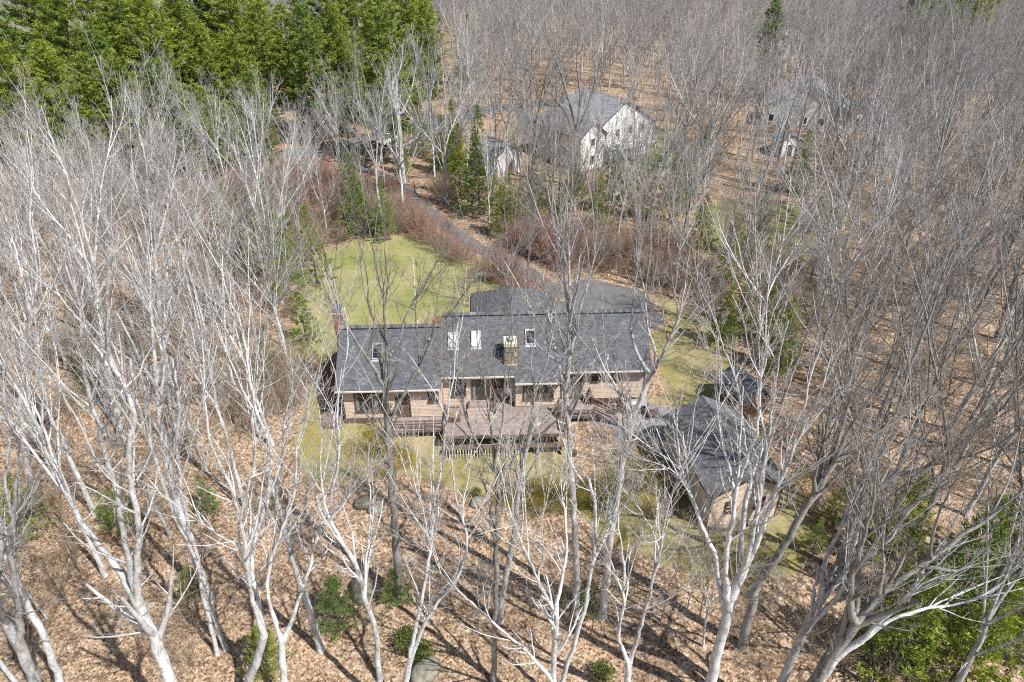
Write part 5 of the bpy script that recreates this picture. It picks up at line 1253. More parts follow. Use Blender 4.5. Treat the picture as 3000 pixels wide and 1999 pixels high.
# ------------------------------------------------------------------ conifers
def blades(rg, C, D, n, length, width, spread, up=.2):
    """n needle blades at every point C, around direction D (three-sided slivers)"""
    m = len(C)
    idx = np.repeat(np.arange(m), n); k = len(idx)
    d = nrm(D[idx]+rg.normal(size=(k, 3))*spread+UPV*up)
    s = nrm(np.cross(d, rg.normal(size=(k, 3))))
    L = length*rg.uniform(.6, 1.2, k)[:, None]; o = C[idx]+rg.normal(size=(k, 3))*length*.25
    w_ = width*rg.uniform(.7, 1.3, k)[:, None]
    V = np.stack([o-s*w_*.5, o+s*w_*.5, o+d*L+s*w_*.12, o+d*L-s*w_*.12], 1).reshape(-1, 3)
    F = np.arange(4*k).reshape(-1, 4)
    return V, F
def conifer(seed, H, z0, rad, whorl, nb, prof, droop, tuft_n, tl, tw_, spread, tuft_step, mat, trunk_r=.2, up=.25, side=.5, irregular=.35):
    rg = np.random.default_rng(seed)
    k = 8; tt = np.linspace(0, 1, k)
    P = np.stack([rg.normal(0, .05, k)*tt, rg.normal(0, .05, k)*tt, H*.97*tt-.3*(1-tt)], 1); R = trunk_r*(1-.93*tt)+.012
    tr = TM(); tr.add(P[None], R[None], 7, 0.0)
    br = TM(); C = []; D = []
    z = z0; up_ = 0
    while z < H-.15:
        f = (z-z0)/(H-z0)
        Lm = rad*prof(f)
        az0 = rg.uniform(0, 6.28)
        for i in range(nb):
            if rg.random() < irregular*.35: continue
            L = max(.18, Lm*rg.uniform(1-irregular, 1.1)); az = az0+i*6.283/nb+rg.normal(0, .25)
            K = 6; s = np.linspace(0, 1, K)
            el = -droop*(1-f)+.75*f
            out_ = np.array([math.cos(az), math.sin(az), 0])
            zz = L*(math.tan(max(-.6, min(1.1, el)))*s*.8+.22*s*s)
            Q = np.array([0, 0, z])+out_*(L*s)[:, None]+UPV*zz[:, None]; Q[1:] += rg.normal(0, .03*L, (K-1, 3))
            br.add(Q[None], (max(.012, .016*L)*(1-.8*s))[None], 3, .5)
            # tufts along the branch and on short side shoots
            ns = max(2, int(L*.72/tuft_step)); a = rg.uniform(.22, 1.0, ns)
            f_ = a*(K-1); ii = np.minimum(f_.astype(int), K-2); fr = (f_-ii)[:, None]
            p = Q[ii]*(1-fr)+Q[ii+1]*fr; t_ = nrm(Q[ii+1]-Q[ii])
            perp = nrm(np.cross(t_, UPV))*rg.choice([-1, 1], ns)[:, None]
            so = perp*(rg.uniform(0, 1, ns)*side*L*.45*(1.15-a))[:, None]
            p = p+so+t_*(np.linalg.norm(so, axis=1)*.6)[:, None]+UPV*rg.normal(0, .05, ns)[:, None]
            C.append(p); D.append(nrm(t_+nrm(so+1e-6)*.5))
        z += whorl*rg.uniform(.75, 1.25)
    C.append(np.array([[0, 0, H-.1]]*3)); D.append(np.array([[0, 0, 1.]]*3))
    C = np.concatenate(C); D = np.concatenate(D)
    V, F = blades(rg, C, D, tuft_n, tl, tw_, spread, up)
    clump = np.repeat(rg.random(len(C)), tuft_n); rr = np.clip(clump*.6+rg.random(len(F))*.4, 0, 1)
    needles = np_mesh('foliage', V, F, mat, False, rnd_face=rr)
    return tr.mesh('trunk', M['bark_pine']), br.mesh('branches', M['bark_pine']), needles, H
pp = lambda f: (1-f)**.75*(.55+.45*min(1, f*5))+.04
PINE = [conifer(21, 22, 4.5, 5.2, .78, 6, pp, .05, 11, .42, .11, .75, .13, M['pine'], .27),
        conifer(22, 20, 2.5, 5.6, .78, 6, pp, .0, 11, .42, .11, .75, .13, M['pine'], .25),
        conifer(23, 24, 7.0, 4.6, .82, 6, pp, .05, 11, .42, .11, .75, .13, M['pine'], .3, irregular=.5),
        conifer(24, 17, 2.0, 5.0, .75, 6, pp, .0, 11, .42, .11, .75, .13, M['pine'], .2)]
cp = lambda f: (1-f)*.98+.04
HEM = [conifer(31, 10, .6, 2.7, .34, 6, cp, .16, 8, .24, .075, .55, .13, M['spruce'], .13, .05, .8, .3),
       conifer(32, 7, .4, 2.1, .28, 6, cp, .2, 8, .20, .065, .55, .12, M['spruce'], .1, .05, .8, .3),
       conifer(33, 13, 1.0, 2.9, .42, 6, cp, .12, 8, .27, .08, .6, .14, M['spruce'], .15, .1, .8, .4)]
SOFT = [conifer(41, 6, .5, 1.9, .42, 5, cp, -.1, 13, .24, .035, .8, .10, M['softpine'], .07, .25, .5, .3),
        conifer(42, 3.2, .2, 1.3, .3, 5, cp, -.15, 12, .20, .028, .8, .09, M['softpine'], .045, .25, .5, .3),
        conifer(43, 9, 1.2, 2.6, .55, 5, cp, -.05, 13, .28, .042, .8, .12, M['softpine'], .1, .25, .5, .35)]
def put_tree(name, kit, x, y, s, rz, label, cat='tree', group=None, parts=('trunk', 'branches', 'foliage')):
    e = empty(name, (x, y, h1(x, y)-.05), rz); e.scale = (s*rnd.uniform(.92, 1.08), s*rnd.uniform(.92, 1.08), s)
    e.rotation_euler = (rnd.uniform(-.03, .03), rnd.uniform(-.03, .03), rz)
    tag(e, label, cat, group)
    for n_, me in zip(parts, kit):
        q = link(n_, me, e)
        if n_ == 'branches': q['kind'] = 'stuff'
    return e
PI_L = 'green white pine with layered boughs in the tall stand at the upper left'
pines = [(GP(*q), k, s) for q, k, s in (((130,400),1,.95),((215,430),3,1.0),((300,395),0,1.0),((370,425),1,.95),((450,385),2,1.0),((530,420),0,.95),((600,380),1,1.0),((740,330),0,1.05),((810,350),1,.95),((880,390),2,.95),
 ((1010,395),1,1.05),((1085,360),0,1.05),((1215,360),2,.95),((250,350),2,1.1),((360,350),0,1.05),((480,335),1,1.1),((580,320),0,1.1),((690,300),2,1.1),((800,295),0,1.1),((980,320),0,1.15),((1150,330),1,1.05),
 ((180,330),0,1.1),((420,300),0,1.1),((640,290),1,1.1),((1240,310),0,.9),((480,450),3,.75),((560,470),3,.7),((30,395),2,.9),((140,500),1,.85),((250,480),0,.8),((340,500),1,.9),((430,490),3,.95),((520,490),1,.8),((620,540),3,.62),((700,520),3,.62),((780,505),3,.5),((560,520),3,.7),((40,480),1,.85),((210,520),3,.8),((650,420),1,.9),((730,400),3,.9),((600,500),3,.6))]
for (p, k, s) in pines:
    s *= rnd.uniform(.9, 1.15)
    e = put_tree('pine_tree', PINE[k], *p, s, rnd.uniform(0, 6), PI_L, 'pine', 'white pines of the upper left stand')
    e.scale = (e.scale[0]*1.28, e.scale[1]*1.28, e.scale[2])
special = [
 (PINE[0], GP(1160, 470), 1.12, 'tallest bright green pine with broad boughs above the white car', 'pine_tree', 'pine'),
 (PINE[2], GP(1265, 400), .9, 'narrow green pine right of the tallest pine, thin pointed crown', 'pine_tree', 'pine'),
 (PINE[2], GP(945, 425), 1.0, 'pine whose bare dark trunk rises from the near road edge, left of the car', 'pine_tree', 'pine'),
 (PINE[1], GP(770, 440), .62, 'short yellow green pine at the left end of the visible road', 'pine_tree', 'pine'),
 (PINE[3], GP(640, 470), .62, 'low wide pine left of the short yellow green one', 'pine_tree', 'pine'),
 (HEM[0], GP(1050, 690), 1.05, 'dense yellow green hemlock behind the back lawn', 'hemlock_tree', 'hemlock'),
 (SOFT[2], GP(1130, 705), .9, 'feathery young pine beside the hemlock behind the back lawn', 'young_pine', 'pine'),
 (HEM[2], GP(1405, 625), 1.08, 'tall green hemlock left of the white garden shed', 'hemlock_tree', 'hemlock'),
 (HEM[1], GP(1472, 690), .95, 'small dark hemlock in front of the tall one by the drive', 'hemlock_tree', 'hemlock'),
 (HEM[0], GP(1180, 500), .7, 'dark low hemlock just below the white car', 'hemlock_tree', 'hemlock'),
 (HEM[2], GP(1330, 480), .8, 'shadowed hemlock between the car and the tall hemlock', 'hemlock_tree', 'hemlock'),
 (SOFT[2], GP(1680, 610), .95, 'soft green pine under the wide crowned tree', 'young_pine', 'pine'),
 (SOFT[2], GP(1600, 640), .8, 'soft green pine left of the wide crowned tree trunk', 'young_pine', 'pine'),
 (SOFT[2], GP(1790, 620), 1.0, 'feathery pine in front of the white house porch', 'young_pine', 'pine'),
 (SOFT[2], GP(1870, 640), .95, 'feathery pine right of the one before the white porch', 'young_pine', 'pine'),
 (HEM[1], GP(2050, 720), .95, 'dark young evergreen behind the right end of the driveway apron', 'hemlock_tree', 'hemlock'),
 (HEM[0], GP(2110, 1010), .62, 'green evergreen bush left of the small dark shed', 'hemlock_tree', 'hemlock'),
 (HEM[0], GP(2280, 1090), .75, 'green evergreen standing right behind the small dark shed', 'hemlock_tree', 'hemlock'),
 (HEM[1], GP(2180, 960), .9, 'evergreen in the woods above the small dark shed', 'hemlock_tree', 'hemlock'),
 (SOFT[2], GP(860, 900), 1.15, 'pale green soft pine at the left side of the back lawn', 'young_pine', 'pine'),
 (SOFT[2], GP(780, 830), 1.2, 'pale green soft pine deeper in the woods left of the lawn', 'young_pine', 'pine'),
 (SOFT[0], GP(900, 1010), .95, 'yellow green young pine left of the brick chimney', 'young_pine', 'pine'),
 (SOFT[0], GP(800, 1090), .8, 'soft green young pine near the left gable of the house', 'young_pine', 'pine'),
 (HEM[0], GP(2720, 1850, -1), 1.1, 'large bright green spruce in the lower right under the heavy dark limb', 'spruce_tree', 'spruce'),
 (HEM[0], GP(2890, 1740, -1), 1.0, 'green spruce at the right side, above the large bright one', 'spruce_tree', 'spruce'),
 (HEM[1], GP(2600, 1960, -1), 1.25, 'green spruce cut by the bottom edge at lower right', 'spruce_tree', 'spruce'),
 (HEM[1], GP(2600, 1660, -1), 1.1, 'small green spruce between the garage and the heavy dark limb', 'spruce_tree', 'spruce'),
 (HEM[1], GP(2790, 1990, -1), 1.2, 'green spruce by the bottom right corner', 'spruce_tree', 'spruce'),
 (HEM[1], GP(2960, 1870, -1), 1.2, 'spruce touching the right frame edge near the corner', 'spruce_tree', 'spruce'),
 (SOFT[0], GP(2440, 1530, -.5), .55, 'little feathery pine right of the garage gable wall', 'young_pine', 'pine'),
 (SOFT[0], GP(2380, 1620, -.5), .5, 'pale little pine below the garage right corner', 'young_pine', 'pine'),
 (SOFT[1], GP(1000, 1830, -2), 1.0, 'bright green bushy little pine near the bottom left centre', 'young_pine', 'pine'),
 (SOFT[1], GP(1160, 1770, -2), .75, 'thin small pine at the foot of the dark forked trunk', 'young_pine', 'pine'),
 (SOFT[1], GP(1718, 1790, -2), .72, 'small green pine at the foot of the straight pale tree', 'young_pine', 'pine'),
 (SOFT[1], GP(570, 1740, -2), .55, 'tiny green pine beside the bottom left fan tree', 'young_pine', 'pine'),
 (SOFT[0], GP(620, 1530, -2), .6, 'soft green pine behind the bottom left fan tree', 'young_pine', 'pine'),
 (SOFT[1], GP(110, 1560, -2), 1.1, 'soft green pine in the litter near the left frame edge', 'young_pine', 'pine'),
 (SOFT[1], GP(60, 1610, -2), .9, 'lower soft green pine touching the left frame edge', 'young_pine', 'pine'),
 (SOFT[1], GP(360, 1570, -2), .9, 'thin green pine right of the thickest trunk', 'young_pine', 'pine'),
 (SOFT[1], GP(790, 1960, -2), .9, 'green pine at the bottom edge under the bright split trunk', 'young_pine', 'pine'),
 (SOFT[0], GP(300, 1180, -1), .8, 'dark green pine among the left woods', 'young_pine', 'pine'),
 (SOFT[0], GP(420, 1090, -1), .7, 'thin pine right of the dark green one in the left woods', 'young_pine', 'pine'),
 (PINE[1], GP(2650, 250), 1.2, 'dark pine of the cluster at the top right, left side', 'pine_tree', 'pine'),
 (PINE[3], GP(2790, 240), 1.3, 'dark pine of the cluster at the top right, right side', 'pine_tree', 'pine'),
 (PINE[0], GP(2720, 210), 1.2, 'dark pine of the cluster at the top right, in the middle', 'pine_tree', 'pine'),
 (PINE[1], GP(5, 440), .9, 'dark green pine cut by the left frame edge', 'pine_tree', 'pine'),
 (HEM[2], GP(1370, 260), 1.1, 'lone green conifer among bare trees at the top centre', 'hemlock_tree', 'hemlock'),
 (PINE[2], GP(2230, 300), .8, 'green pine hidden in the bare woods at the top right centre', 'pine_tree', 'pine'),
 (SOFT[2], GP(2200, 760), .9, 'green pine among bare trees left of the side lawn', 'young_pine', 'pine'),
 (SOFT[2], GP(2420, 680), .9, 'green pine at the back of the side lawn', 'young_pine', 'pine'),
 (SOFT[2], GP(330, 640), 1.0, 'green pine in the woods behind the tall left crowns', 'young_pine', 'pine'),
 (SOFT[2], GP(480, 560), 1.1, 'green pine between the left crowns and the road', 'young_pine', 'pine'),
 (SOFT[2], GP(930, 830), 1.0, 'pale green pine at the left lawn edge, lowest of its group', 'young_pine', 'pine'),
 (SOFT[2], GP(700, 770), 1.1, 'pale green pine farthest left of the group beside the back lawn', 'young_pine', 'pine'),
 (SOFT[2], GP(820, 760), 1.1, 'pale green pine at the back of the group beside the lawn', 'young_pine', 'pine'),
 (HEM[2], GP(1350, 570), 0.8, 'dark hemlock just left of the tall hemlock by the white shed', 'hemlock_tree', 'hemlock'),
 (HEM[0], GP(1300, 500), 0.9, 'hemlock in the shade on the slope right of the white car', 'hemlock_tree', 'hemlock'),
 (HEM[2], GP(1240, 450), 0.75, 'dark hemlock close behind the white car', 'hemlock_tree', 'hemlock'),
 (SOFT[2], GP(1500, 690), 0.9, 'feathery pine below the white garden shed', 'young_pine', 'pine'),
 (SOFT[2], GP(1560, 620), 0.9, 'feathery pine right of the white garden shed', 'young_pine', 'pine'),
 (HEM[0], GP(1640, 700), 0.6, 'low yellow green evergreen above the reddish brush', 'hemlock_tree', 'hemlock'),
 (SOFT[2], GP(1745, 700), 0.9, 'olive green pine above the reddish brush', 'young_pine', 'pine'),
 (SOFT[2], GP(1960, 650), 1.0, 'green pine at the right end of the row before the white house', 'young_pine', 'pine'),
 (SOFT[2], GP(2010, 590), 0.95, 'green pine right of the white house wall', 'young_pine', 'pine'),
 (HEM[0], GP(2330, 560), 0.9, 'evergreen in the woods above the side lawn', 'hemlock_tree', 'hemlock'),
 (HEM[1], GP(2130, 830), 1.0, 'dark evergreen between the apron and the small dark shed', 'hemlock_tree', 'hemlock'),
 (HEM[1], GP(2230, 1010), 0.9, 'dark evergreen directly above the small dark shed roof', 'hemlock_tree', 'hemlock'),
]
for (kit, (x, y), s, lab, nm, cat) in special:
    if kit is SOFT[1]: s *= 1.35
    e = put_tree(nm, kit, x, y, s, rnd.uniform(0, 6), lab, cat)
    if cat == 'pine' and nm == 'pine_tree': e.scale = (e.scale[0]*1.25, e.scale[1]*1.25, e.scale[2])

# broadleaf evergreen bushes
def leafy(seed, r, h, n, lw, mat, stems=M['twig_tan']):
    rg = np.random.default_rng(seed)
    C = rg.normal(size=(n, 3)); C = nrm(C)*rg.uniform(.45, 1, (n, 1))*np.array([r, r, h*.5])+np.array([0, 0, h*.55])
    V, F = blades(rg, C, nrm(C-np.array([0, 0, h*.2])), 5, lw*2.4, lw, .7, .1)
    fol = np_mesh('foliage', V, F, mat, False, rnd_face=rg.random(len(F)))
    k = 14; S = np.zeros((k, 4, 3)); e_ = C[:k]; S[:, 3] = e_; S[:, 1] = e_*.35; S[:, 2] = e_*.7
    tm = TM(); tm.add(S, np.full((k, 4), .015), 3, .6)
    return tm.mesh('stems', stems), fol
RH = leafy(61, .85, 1.5, 420, .05, M['rhodo']); FO = leafy(62, 1.1, 1.5, 1300, .022, M['forsythia'])
for (p, s, lab) in (((1200, 1900), 1.0, 'dark green rhododendron bush at the bottom beside the bright curving stems'), ((1240, 1930), .8, 'smaller rhododendron touching the dark bush on its right'), ((1765, 1985), .8, 'dark green bush at the bottom edge below the deck tree'), ((1395, 1450), .5, 'low dark green bush at the lawn edge below the deck'), ((1680, 1335), .4, 'small green bush at the foot of the deck right corner')):
    x, y = GP(*p, -2 if p[1] > 1500 else -1); put_tree('evergreen_bush', RH, x, y, s, rnd.uniform(0, 6), lab, 'bush', None, ('stems', 'foliage'))
for (p, s, lab) in (((1135, 1395), .95, 'yellow flowering bush left of the dark forked trunk at the lawn edge'), ((1195, 1370), .8, 'yellow flowering bush right of the dark forked trunk')):
    x, y = GP(*p, -1.3); put_tree('forsythia_bush', FO, x, y, s, rnd.uniform(0, 6), lab, 'bush', None, ('stems', 'foliage'))

# ------------------------------------------------------------------ scattered bare woods
P_AVOID = [('poly', poly_edge(LAWN_BACK), .3), ('poly', poly_edge(LAWN_FRONT), .2), ('poly', poly_edge(DRIVE), -1), ('poly', ribbon_edge(DRIVE_LINE, 3.6), -.8),
           ('poly', ribbon_edge(ROAD_LINE, 6.5), -.5), ('poly', poly_edge(LAWN_FAR), 1), ('poly', poly_edge(LAWN_SIDE), .5)]
def blocked(x, y, pad=0.0):
    X = np.array([x]); Yy = np.array([y])
    for _, f, m_ in P_AVOID:
        if f(X, Yy)[0] > m_-pad: return True
    if -15.2 < x < 14 and 38 < y < 58.5: return True
    if 11.5 < x < 20 and 29.5 < y < 41: return True
    if 18 < x < 22 and 41 < y < 47: return True
    for (cx, cy, r) in ((15, 109, 11.5), (-1, 103, 5.5), (53, 127, 11), (72, 194, 10), (2.5, 266, 9), (-57, 144, 9), (44.5, 110, 4), (-21, 117, 4)):
        if (x-cx)**2+(y-cy)**2 < r*r: return True
    return False
placed = [(S[0][0][0], S[0][0][1]) for (_, _, _, _, S) in HERO]
def zone(x, y):
    if y < 42 and x < -8: return ('left', 'woods left of the brown house and its lawn')
    return None
cand = []
rg = np.random.default_rng(5)
tries = 0
while len(cand) < 2600 and tries < 40000:
    tries += 1
    y = 13+ (325-13)*rg.random()**.62
    hw_ = .80*(y*math.cos(math.radians(33))+19)+5
    x = rg.uniform(-hw_, hw_)
    sp = 4.3 if y < 60 else (4.5 if y < 120 else 5.0)
    # foreground centre is open: only the traced trees stand there
    if y < 40 and -17 < x < 11.5: continue
    if y < 31 and -40 < x < 34: 
        if x < 0 and x > -24 and y < 25: continue
        if x > 0 and x < 20 and y < 30: continue
        if rg.random() < .35: continue
    if blocked(x, y): continue
    # pine stand keeps few bare trees; the slope beneath the pines is fairly open
    if -100 < x < -9 and 100 < y < 152 and rg.random() < .96: continue
    if -95 < x < -16 and 78 < y < 101 and rg.random() < .86: continue
    if -34 < x < -4 and 79 < y < 112 and rg.random() < .45: continue
    if x < -30 and 60 < y < 105 and rg.random() < .35: continue
    if -2 < x < 34 and 78 < y < 101: sp = 4.3
    if any((x-a)**2+(y-b)**2 < sp*sp for a, b in placed): continue
    placed.append((x, y)); cand.append((x, y))
cand.sort(key=lambda p: p[1])
def wood_label(x, y):
    if y < 40: return ('pale bare tree in the thick woods at the lower left', 'near trees left') if x < 0 else ('grey bare tree leaning over the woods right of the garage', 'near trees right')
    if y < 62: return ('bare grey tree in the woods left of the brown house', 'trees left of the house') if x < 0 else ('bare grey tree in the woods right of the brown house', 'trees right of the house')
    if y < 84: return ('bare tree in the grey woods beyond the left edge of the back lawn', 'trees left of the lawn') if x < -12 else ('slender bare tree in the woods behind the driveway apron', 'trees behind the apron')
    if x < -34: return ('bare tree in the brushy woods in front of the green pine stand', 'trees before the pines')
    if x < 4: return ('tall straight bare tree on the leaf slope between the car and the hemlock', 'trees on the leaf slope')
    return ('tall bare tree in the woods between the back driveway and the white house', 'trees before the white house')
nind = 0
far_pts = []
far_show = set(cand[i] for i in range(270, min(len(cand), 270+15*20), 20))
for ci, (x, y) in enumerate(cand):
    if ci < 270 or (x, y) in far_show:
        nind += 1
        lab, grp = wood_label(x, y)
        s = float(rg.uniform(.82, 1.08)); rz = float(rg.uniform(0, 6.28))
        lean = .045 if y < 60 else .03
        if ci < 270 and (y < 95 or nind % 3):
            r_ = rg.random()
            cp_ = (.75, .96) if x < -4 else (.2, .65)
            pool = [k for k in NEAR if k[2] == (0 if r_ < cp_[0] else (1 if r_ < cp_[1] else 2))]
            t_, c_, bi, H, _k = pool[int(rg.integers(len(pool)))]
            if y > 40 and y < 60 and abs(x) < 26: s *= .82
            if x < -22 and y > 62: s *= .68
            elif x < -12 and y > 84: s *= .85
            if 58 < y < 95 and -8 < x < 26: s *= .72
            e = empty('bare_tree', (x, y, h1(x, y)), rz); e.rotation_euler = (float(rg.normal(0, lean)), float(rg.normal(0, lean)), rz)
            e.scale = (s, s, s); tag(e, lab, 'tree', grp)
            link('trunk', t_, e); link('crown', c_, e)
        else:
            if x < -9 and y < 150: s *= .6
            me, H = FAR[int(rg.integers(len(FAR)))]
            o = link('bare_tree', me, None, (x, y, h1(x, y))); o.rotation_euler = (float(rg.normal(0, .03)), float(rg.normal(0, .03)), rz); o.scale = (s, s, s)
            tag(o, lab, 'tree', grp)
    elif not (-110 < x < -9 and y < 165): far_pts.append((x, y))

# ------------------------------------------------------------------ scattering of what nobody could count
def scatter(name, pts, sources, smin, smax, seed, kind='stuff', tilt=.05, zoff=0.0, label=None, cat=None):
    rg = np.random.default_rng(seed); n = len(pts)
    P = np.array(pts, float); V = np.c_[P, hh(P[:, 0], P[:, 1])+zoff]
    me = bpy.data.meshes.new(name); me.vertices.add(n); me.vertices.foreach_set('co', V.astype(np.float32).ravel())
    a = me.attributes.new('rot', 'FLOAT_VECTOR', 'POINT'); a.data.foreach_set('vector', np.c_[rg.normal(0, tilt, n), rg.normal(0, tilt, n), rg.uniform(0, 6.28, n)].astype(np.float32).ravel())
    a = me.attributes.new('scl', 'FLOAT', 'POINT'); a.data.foreach_set('value', rg.uniform(smin, smax, n).astype(np.float32))
    a = me.attributes.new('idx', 'INT', 'POINT'); a.data.foreach_set('value', rg.integers(0, len(sources), n).astype(np.int32))
    o = link(name, me); o['kind'] = kind
    if label: o['label'] = label
    if cat: o['category'] = cat
    ng = bpy.data.node_groups.new(name, 'GeometryNodeTree')
    ng.interface.new_socket('Geometry', in_out='INPUT', socket_type='NodeSocketGeometry')
    ng.interface.new_socket('Geometry', in_out='OUTPUT', socket_type='NodeSocketGeometry')
    N = ng.nodes; L = ng.links
    gi = N.new('NodeGroupInput'); go = N.new('NodeGroupOutput'); ip = N.new('GeometryNodeInstanceOnPoints'); jn = N.new('GeometryNodeJoinGeometry')
    for s in sources:
        oi = N.new('GeometryNodeObjectInfo'); oi.transform_space = 'ORIGINAL'; oi.inputs['Object'].default_value = s
        oi.inputs['As Instance'].default_value = True
        L.new(oi.outputs['Geometry'], jn.inputs[0])
    def named(nm, dt):
        q = N.new('GeometryNodeInputNamedAttribute'); q.data_type = dt; q.inputs[0].default_value = nm; return q.outputs[0]
    L.new(gi.outputs[0], ip.inputs['Points']); L.new(jn.outputs[0], ip.inputs['Instance'])
    ip.inputs['Pick Instance'].default_value = True
    L.new(named('idx', 'INT'), ip.inputs['Instance Index'])
    er = N.new('FunctionNodeEulerToRotation'); L.new(named('rot', 'FLOAT_VECTOR'), er.inputs[0]); L.new(er.outputs[0], ip.inputs['Rotation'])
    L.new(named('scl', 'FLOAT'), ip.inputs['Scale'])
    L.new(ip.outputs[0], go.inputs[0])
    md = o.modifiers.new('scatter', 'NODES'); md.node_group = ng
    return o
far_src = []
seen = set()
for o in bpy.data.objects:
    if o.type == 'MESH' and o.data.name in [m_.name for m_, _ in FAR] and o.data.name not in seen:
        seen.add(o.data.name); far_src.append(o)
if far_src and far_pts:
    scatter('far_wood', far_pts, far_src, .8, 1.08, 77)

# brush: multi-stemmed thickets
def thicket(seed, n, h, r, mat, tw=.009):
    rg = np.random.default_rng(seed)
    az = rg.uniform(0, 6.28, n); rr = r*np.sqrt(rg.random(n)); K = 6
    P = np.zeros((n, K, 3)); P[:, 0, 0] = np.cos(az)*rr; P[:, 0, 1] = np.sin(az)*rr
    d = nrm(np.stack([np.cos(az)*rg.uniform(0, .5, n), np.sin(az)*rg.uniform(0, .5, n), np.ones(n)], 1)+rg.normal(0, .12, (n, 3)))
    st = h*rg.uniform(.55, 1, n)[:, None]/(K-1)
    for k in range(1, K): P[:, k] = P[:, k-1]+d*st; d = nrm(d+rg.normal(0, .13, (n, 3)))
    R = np.linspace(1, .3, K)[None]*rg.uniform(.012, .026, n)[:, None]
    tm = TM(); tm.add(P, R, 3, .3)
    S, SR = spawn(rg, P, R, 7, .3, 1, 35, .4, 3, .6, .1, .15, .02); tm.add(S, np.maximum(SR, tw*.8), 3, .7)
    W, WR = spawn(rg, S, SR, 4, .1, 1, 38, .5, 2, .7, .05, .1, .02); tm.add(W, np.clip(WR, tw*.5, tw), 3, 1.0)
    return tm.mesh('thicket', mat)
TH = [thicket(71, 26, 2.6, 1.1, M['twig_tan']), thicket(72, 30, 3.2, 1.3, M['twig_red']), thicket(73, 20, 2.0, 1.0, M['twig_tan']), thicket(74, 34, 4.2, 1.6, M['twig_red'], .011), thicket(75, 26, 4.5, 1.5, M['twig_tan'], .011)]
th_obj = []
for k, (me, p, lab, nm) in enumerate(((TH[0], (1810, 1215), 'dry tan bush growing in the leaf bed by the deck stairs', 'bush'), (TH[1], GP(1560, 740), 'reddish bare shrub at the bend of the driveway', 'bush'), (TH[2], GP(1360, 840), 'grey bare shrub at the right corner of the back lawn', 'bush'), (TH[3], GP(860, 560), 'tall reddish thicket below the left end of the road', 'bush'), (TH[4], GP(960, 640), 'tall tan thicket left of the yellow green hemlock', 'bush'))):
    if k == 0: p = (7.0, 40.9)
    o = link('bare_bush', me, None, (p[0], p[1], h1(*p))); tag(o, lab, nm); th_obj.append(o)
    if k == 0: o.scale = (.4, .4, .4)
rg = np.random.default_rng(44)
def cloud(n, fn):
    out = []; t = 0
    while len(out) < n and t < n*60:
        t += 1; p = fn()
        if p is not None and not blocked(p[0], p[1], .4): out.append(p)
    return out
def disc(px, py, rx, ry, z=0):
    c = GP(px, py, z); 
    def f():
        a = rg.uniform(0, 6.28); r = math.sqrt(rg.random()); return (c[0]+rx*r*math.cos(a), c[1]+ry*r*math.sin(a))
    return f
red = cloud(95, disc(830, 600, 10, 12))+cloud(40, disc(700, 640, 9, 10))+cloud(46, disc(1560, 760, 5, 5))+cloud(20, disc(1430, 800, 3, 3))+cloud(20, disc(1900, 800, 6, 4))
for (a, b) in zip(DRIVE_LINE[:5], DRIVE_LINE[1:6]):
    for k in range(8):
        t = rg.random(); red.append((a[0]+(b[0]-a[0])*t-rg.uniform(1.6, 3.4), a[1]+(b[1]-a[1])*t-rg.uniform(1.8, 3.2)))
scatter('reddish_brush', red, [th_obj[1], th_obj[3]], .6, 1.05, 3)
tan = cloud(60, disc(1000, 700, 7, 6))+cloud(60, disc(1200, 640, 6, 12))+cloud(50, disc(1350, 800, 3, 6))+cloud(90, disc(1750, 760, 12, 8))+cloud(60, disc(700, 820, 7, 9))+cloud(60, disc(850, 1130, 5, 5))+cloud(60, disc(2250, 850, 14, 9))
def woods(): 
    y = rg.uniform(20, 120); hw_ = .8*(y*.84+19); return (rg.uniform(-hw_, hw_), y)
def woods_ok():
    p = woods()
    if p[1] < 40 and -16 < p[0] < 11.5: return None
    return p
tan += cloud(420, woods_ok)
scatter('grey_brush', tan, [th_obj[0], th_obj[2], th_obj[4]], .45, 1.0, 4)
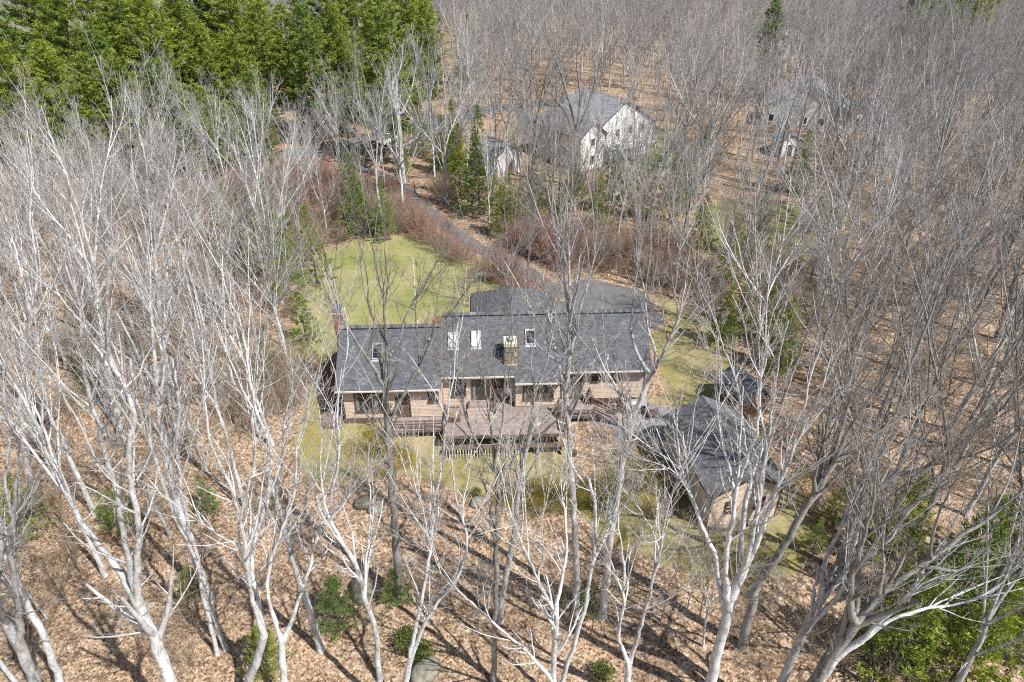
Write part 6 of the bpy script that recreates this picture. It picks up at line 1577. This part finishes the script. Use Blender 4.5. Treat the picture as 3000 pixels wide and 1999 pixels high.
OL = leafy(63, .8, .9, 380, .02, M['olive']); o = link('olive_bush', OL[1], None, (*GP(1620, 1500, -1.6), -1.7)); tag(o, 'low olive yellow bush in the litter at the lawn edge below the deck', 'bush')
ol = [q for q in cloud(0, woods)]
for (px_, py_, rx_, ry_, n_) in ((1650, 1470, 4.2, 1.6, 55), (1880, 1480, 3.0, 2.4, 35), (1130, 1330, 2.6, 1.6, 18), (1500, 1460, 3, .9, 16), (2100, 1700, 3, 1.2, 14), (2500, 1500, 5, 3, 30)):
    f_ = disc(px_, py_, rx_, ry_, -1.3)
    ol += [f_() for _ in range(n_)]
scatter('olive_brush', ol, [o], .6, 1.35, 9)
# saplings: individuals near, so every wood has thin young stems
sap_pts = cloud(110, lambda: (lambda p: p if p[1] < 92 and not (p[1] < 40 and -15 < p[0] < 9) else None)(woods()))
for (x, y) in sap_pts:
    me, H = SAP[int(rg.integers(len(SAP)))]
    s = float(rg.uniform(.7, 1.1))
    o = link('sapling', me, None, (x, y, h1(x, y))); o.rotation_euler = (float(rg.normal(0, .06)), float(rg.normal(0, .06)), float(rg.uniform(0, 6.28))); o.scale = (s, s, s)
    side = 'left' if x < 0 else 'right'
    band = 'low foreground woods' if y < 42 else ('woods beside the house' if y < 62 else 'woods behind the house')
    tag(o, 'thin bare sapling in the %s, %s side of the picture' % (band, side), 'sapling', 'saplings in the %s, %s' % (band, side))
for k, p in enumerate([(1265,1640),(1180,1500),(1500,1650),(1560,1480),(1770,1560),(1240,1780),(1400,1850),(1850,1700),(1010,1500),(1730,1870),(950,1650),(1930,1850),(1300,1420),(1590,1900)]):
    x, y = GP(*p, -2); me, H = SAP[k % len(SAP)]
    o = link('sapling', me, None, (x, y, h1(x, y))); s = float(rg.uniform(.55, .95)); o.scale = (s, s, s); o.rotation_euler = (float(rg.normal(0, .06)), float(rg.normal(0, .06)), float(rg.uniform(0, 6.28)))
    tag(o, 'thin bare sapling in the sunny leaf litter below the deck', 'sapling', 'saplings in the litter below the deck')
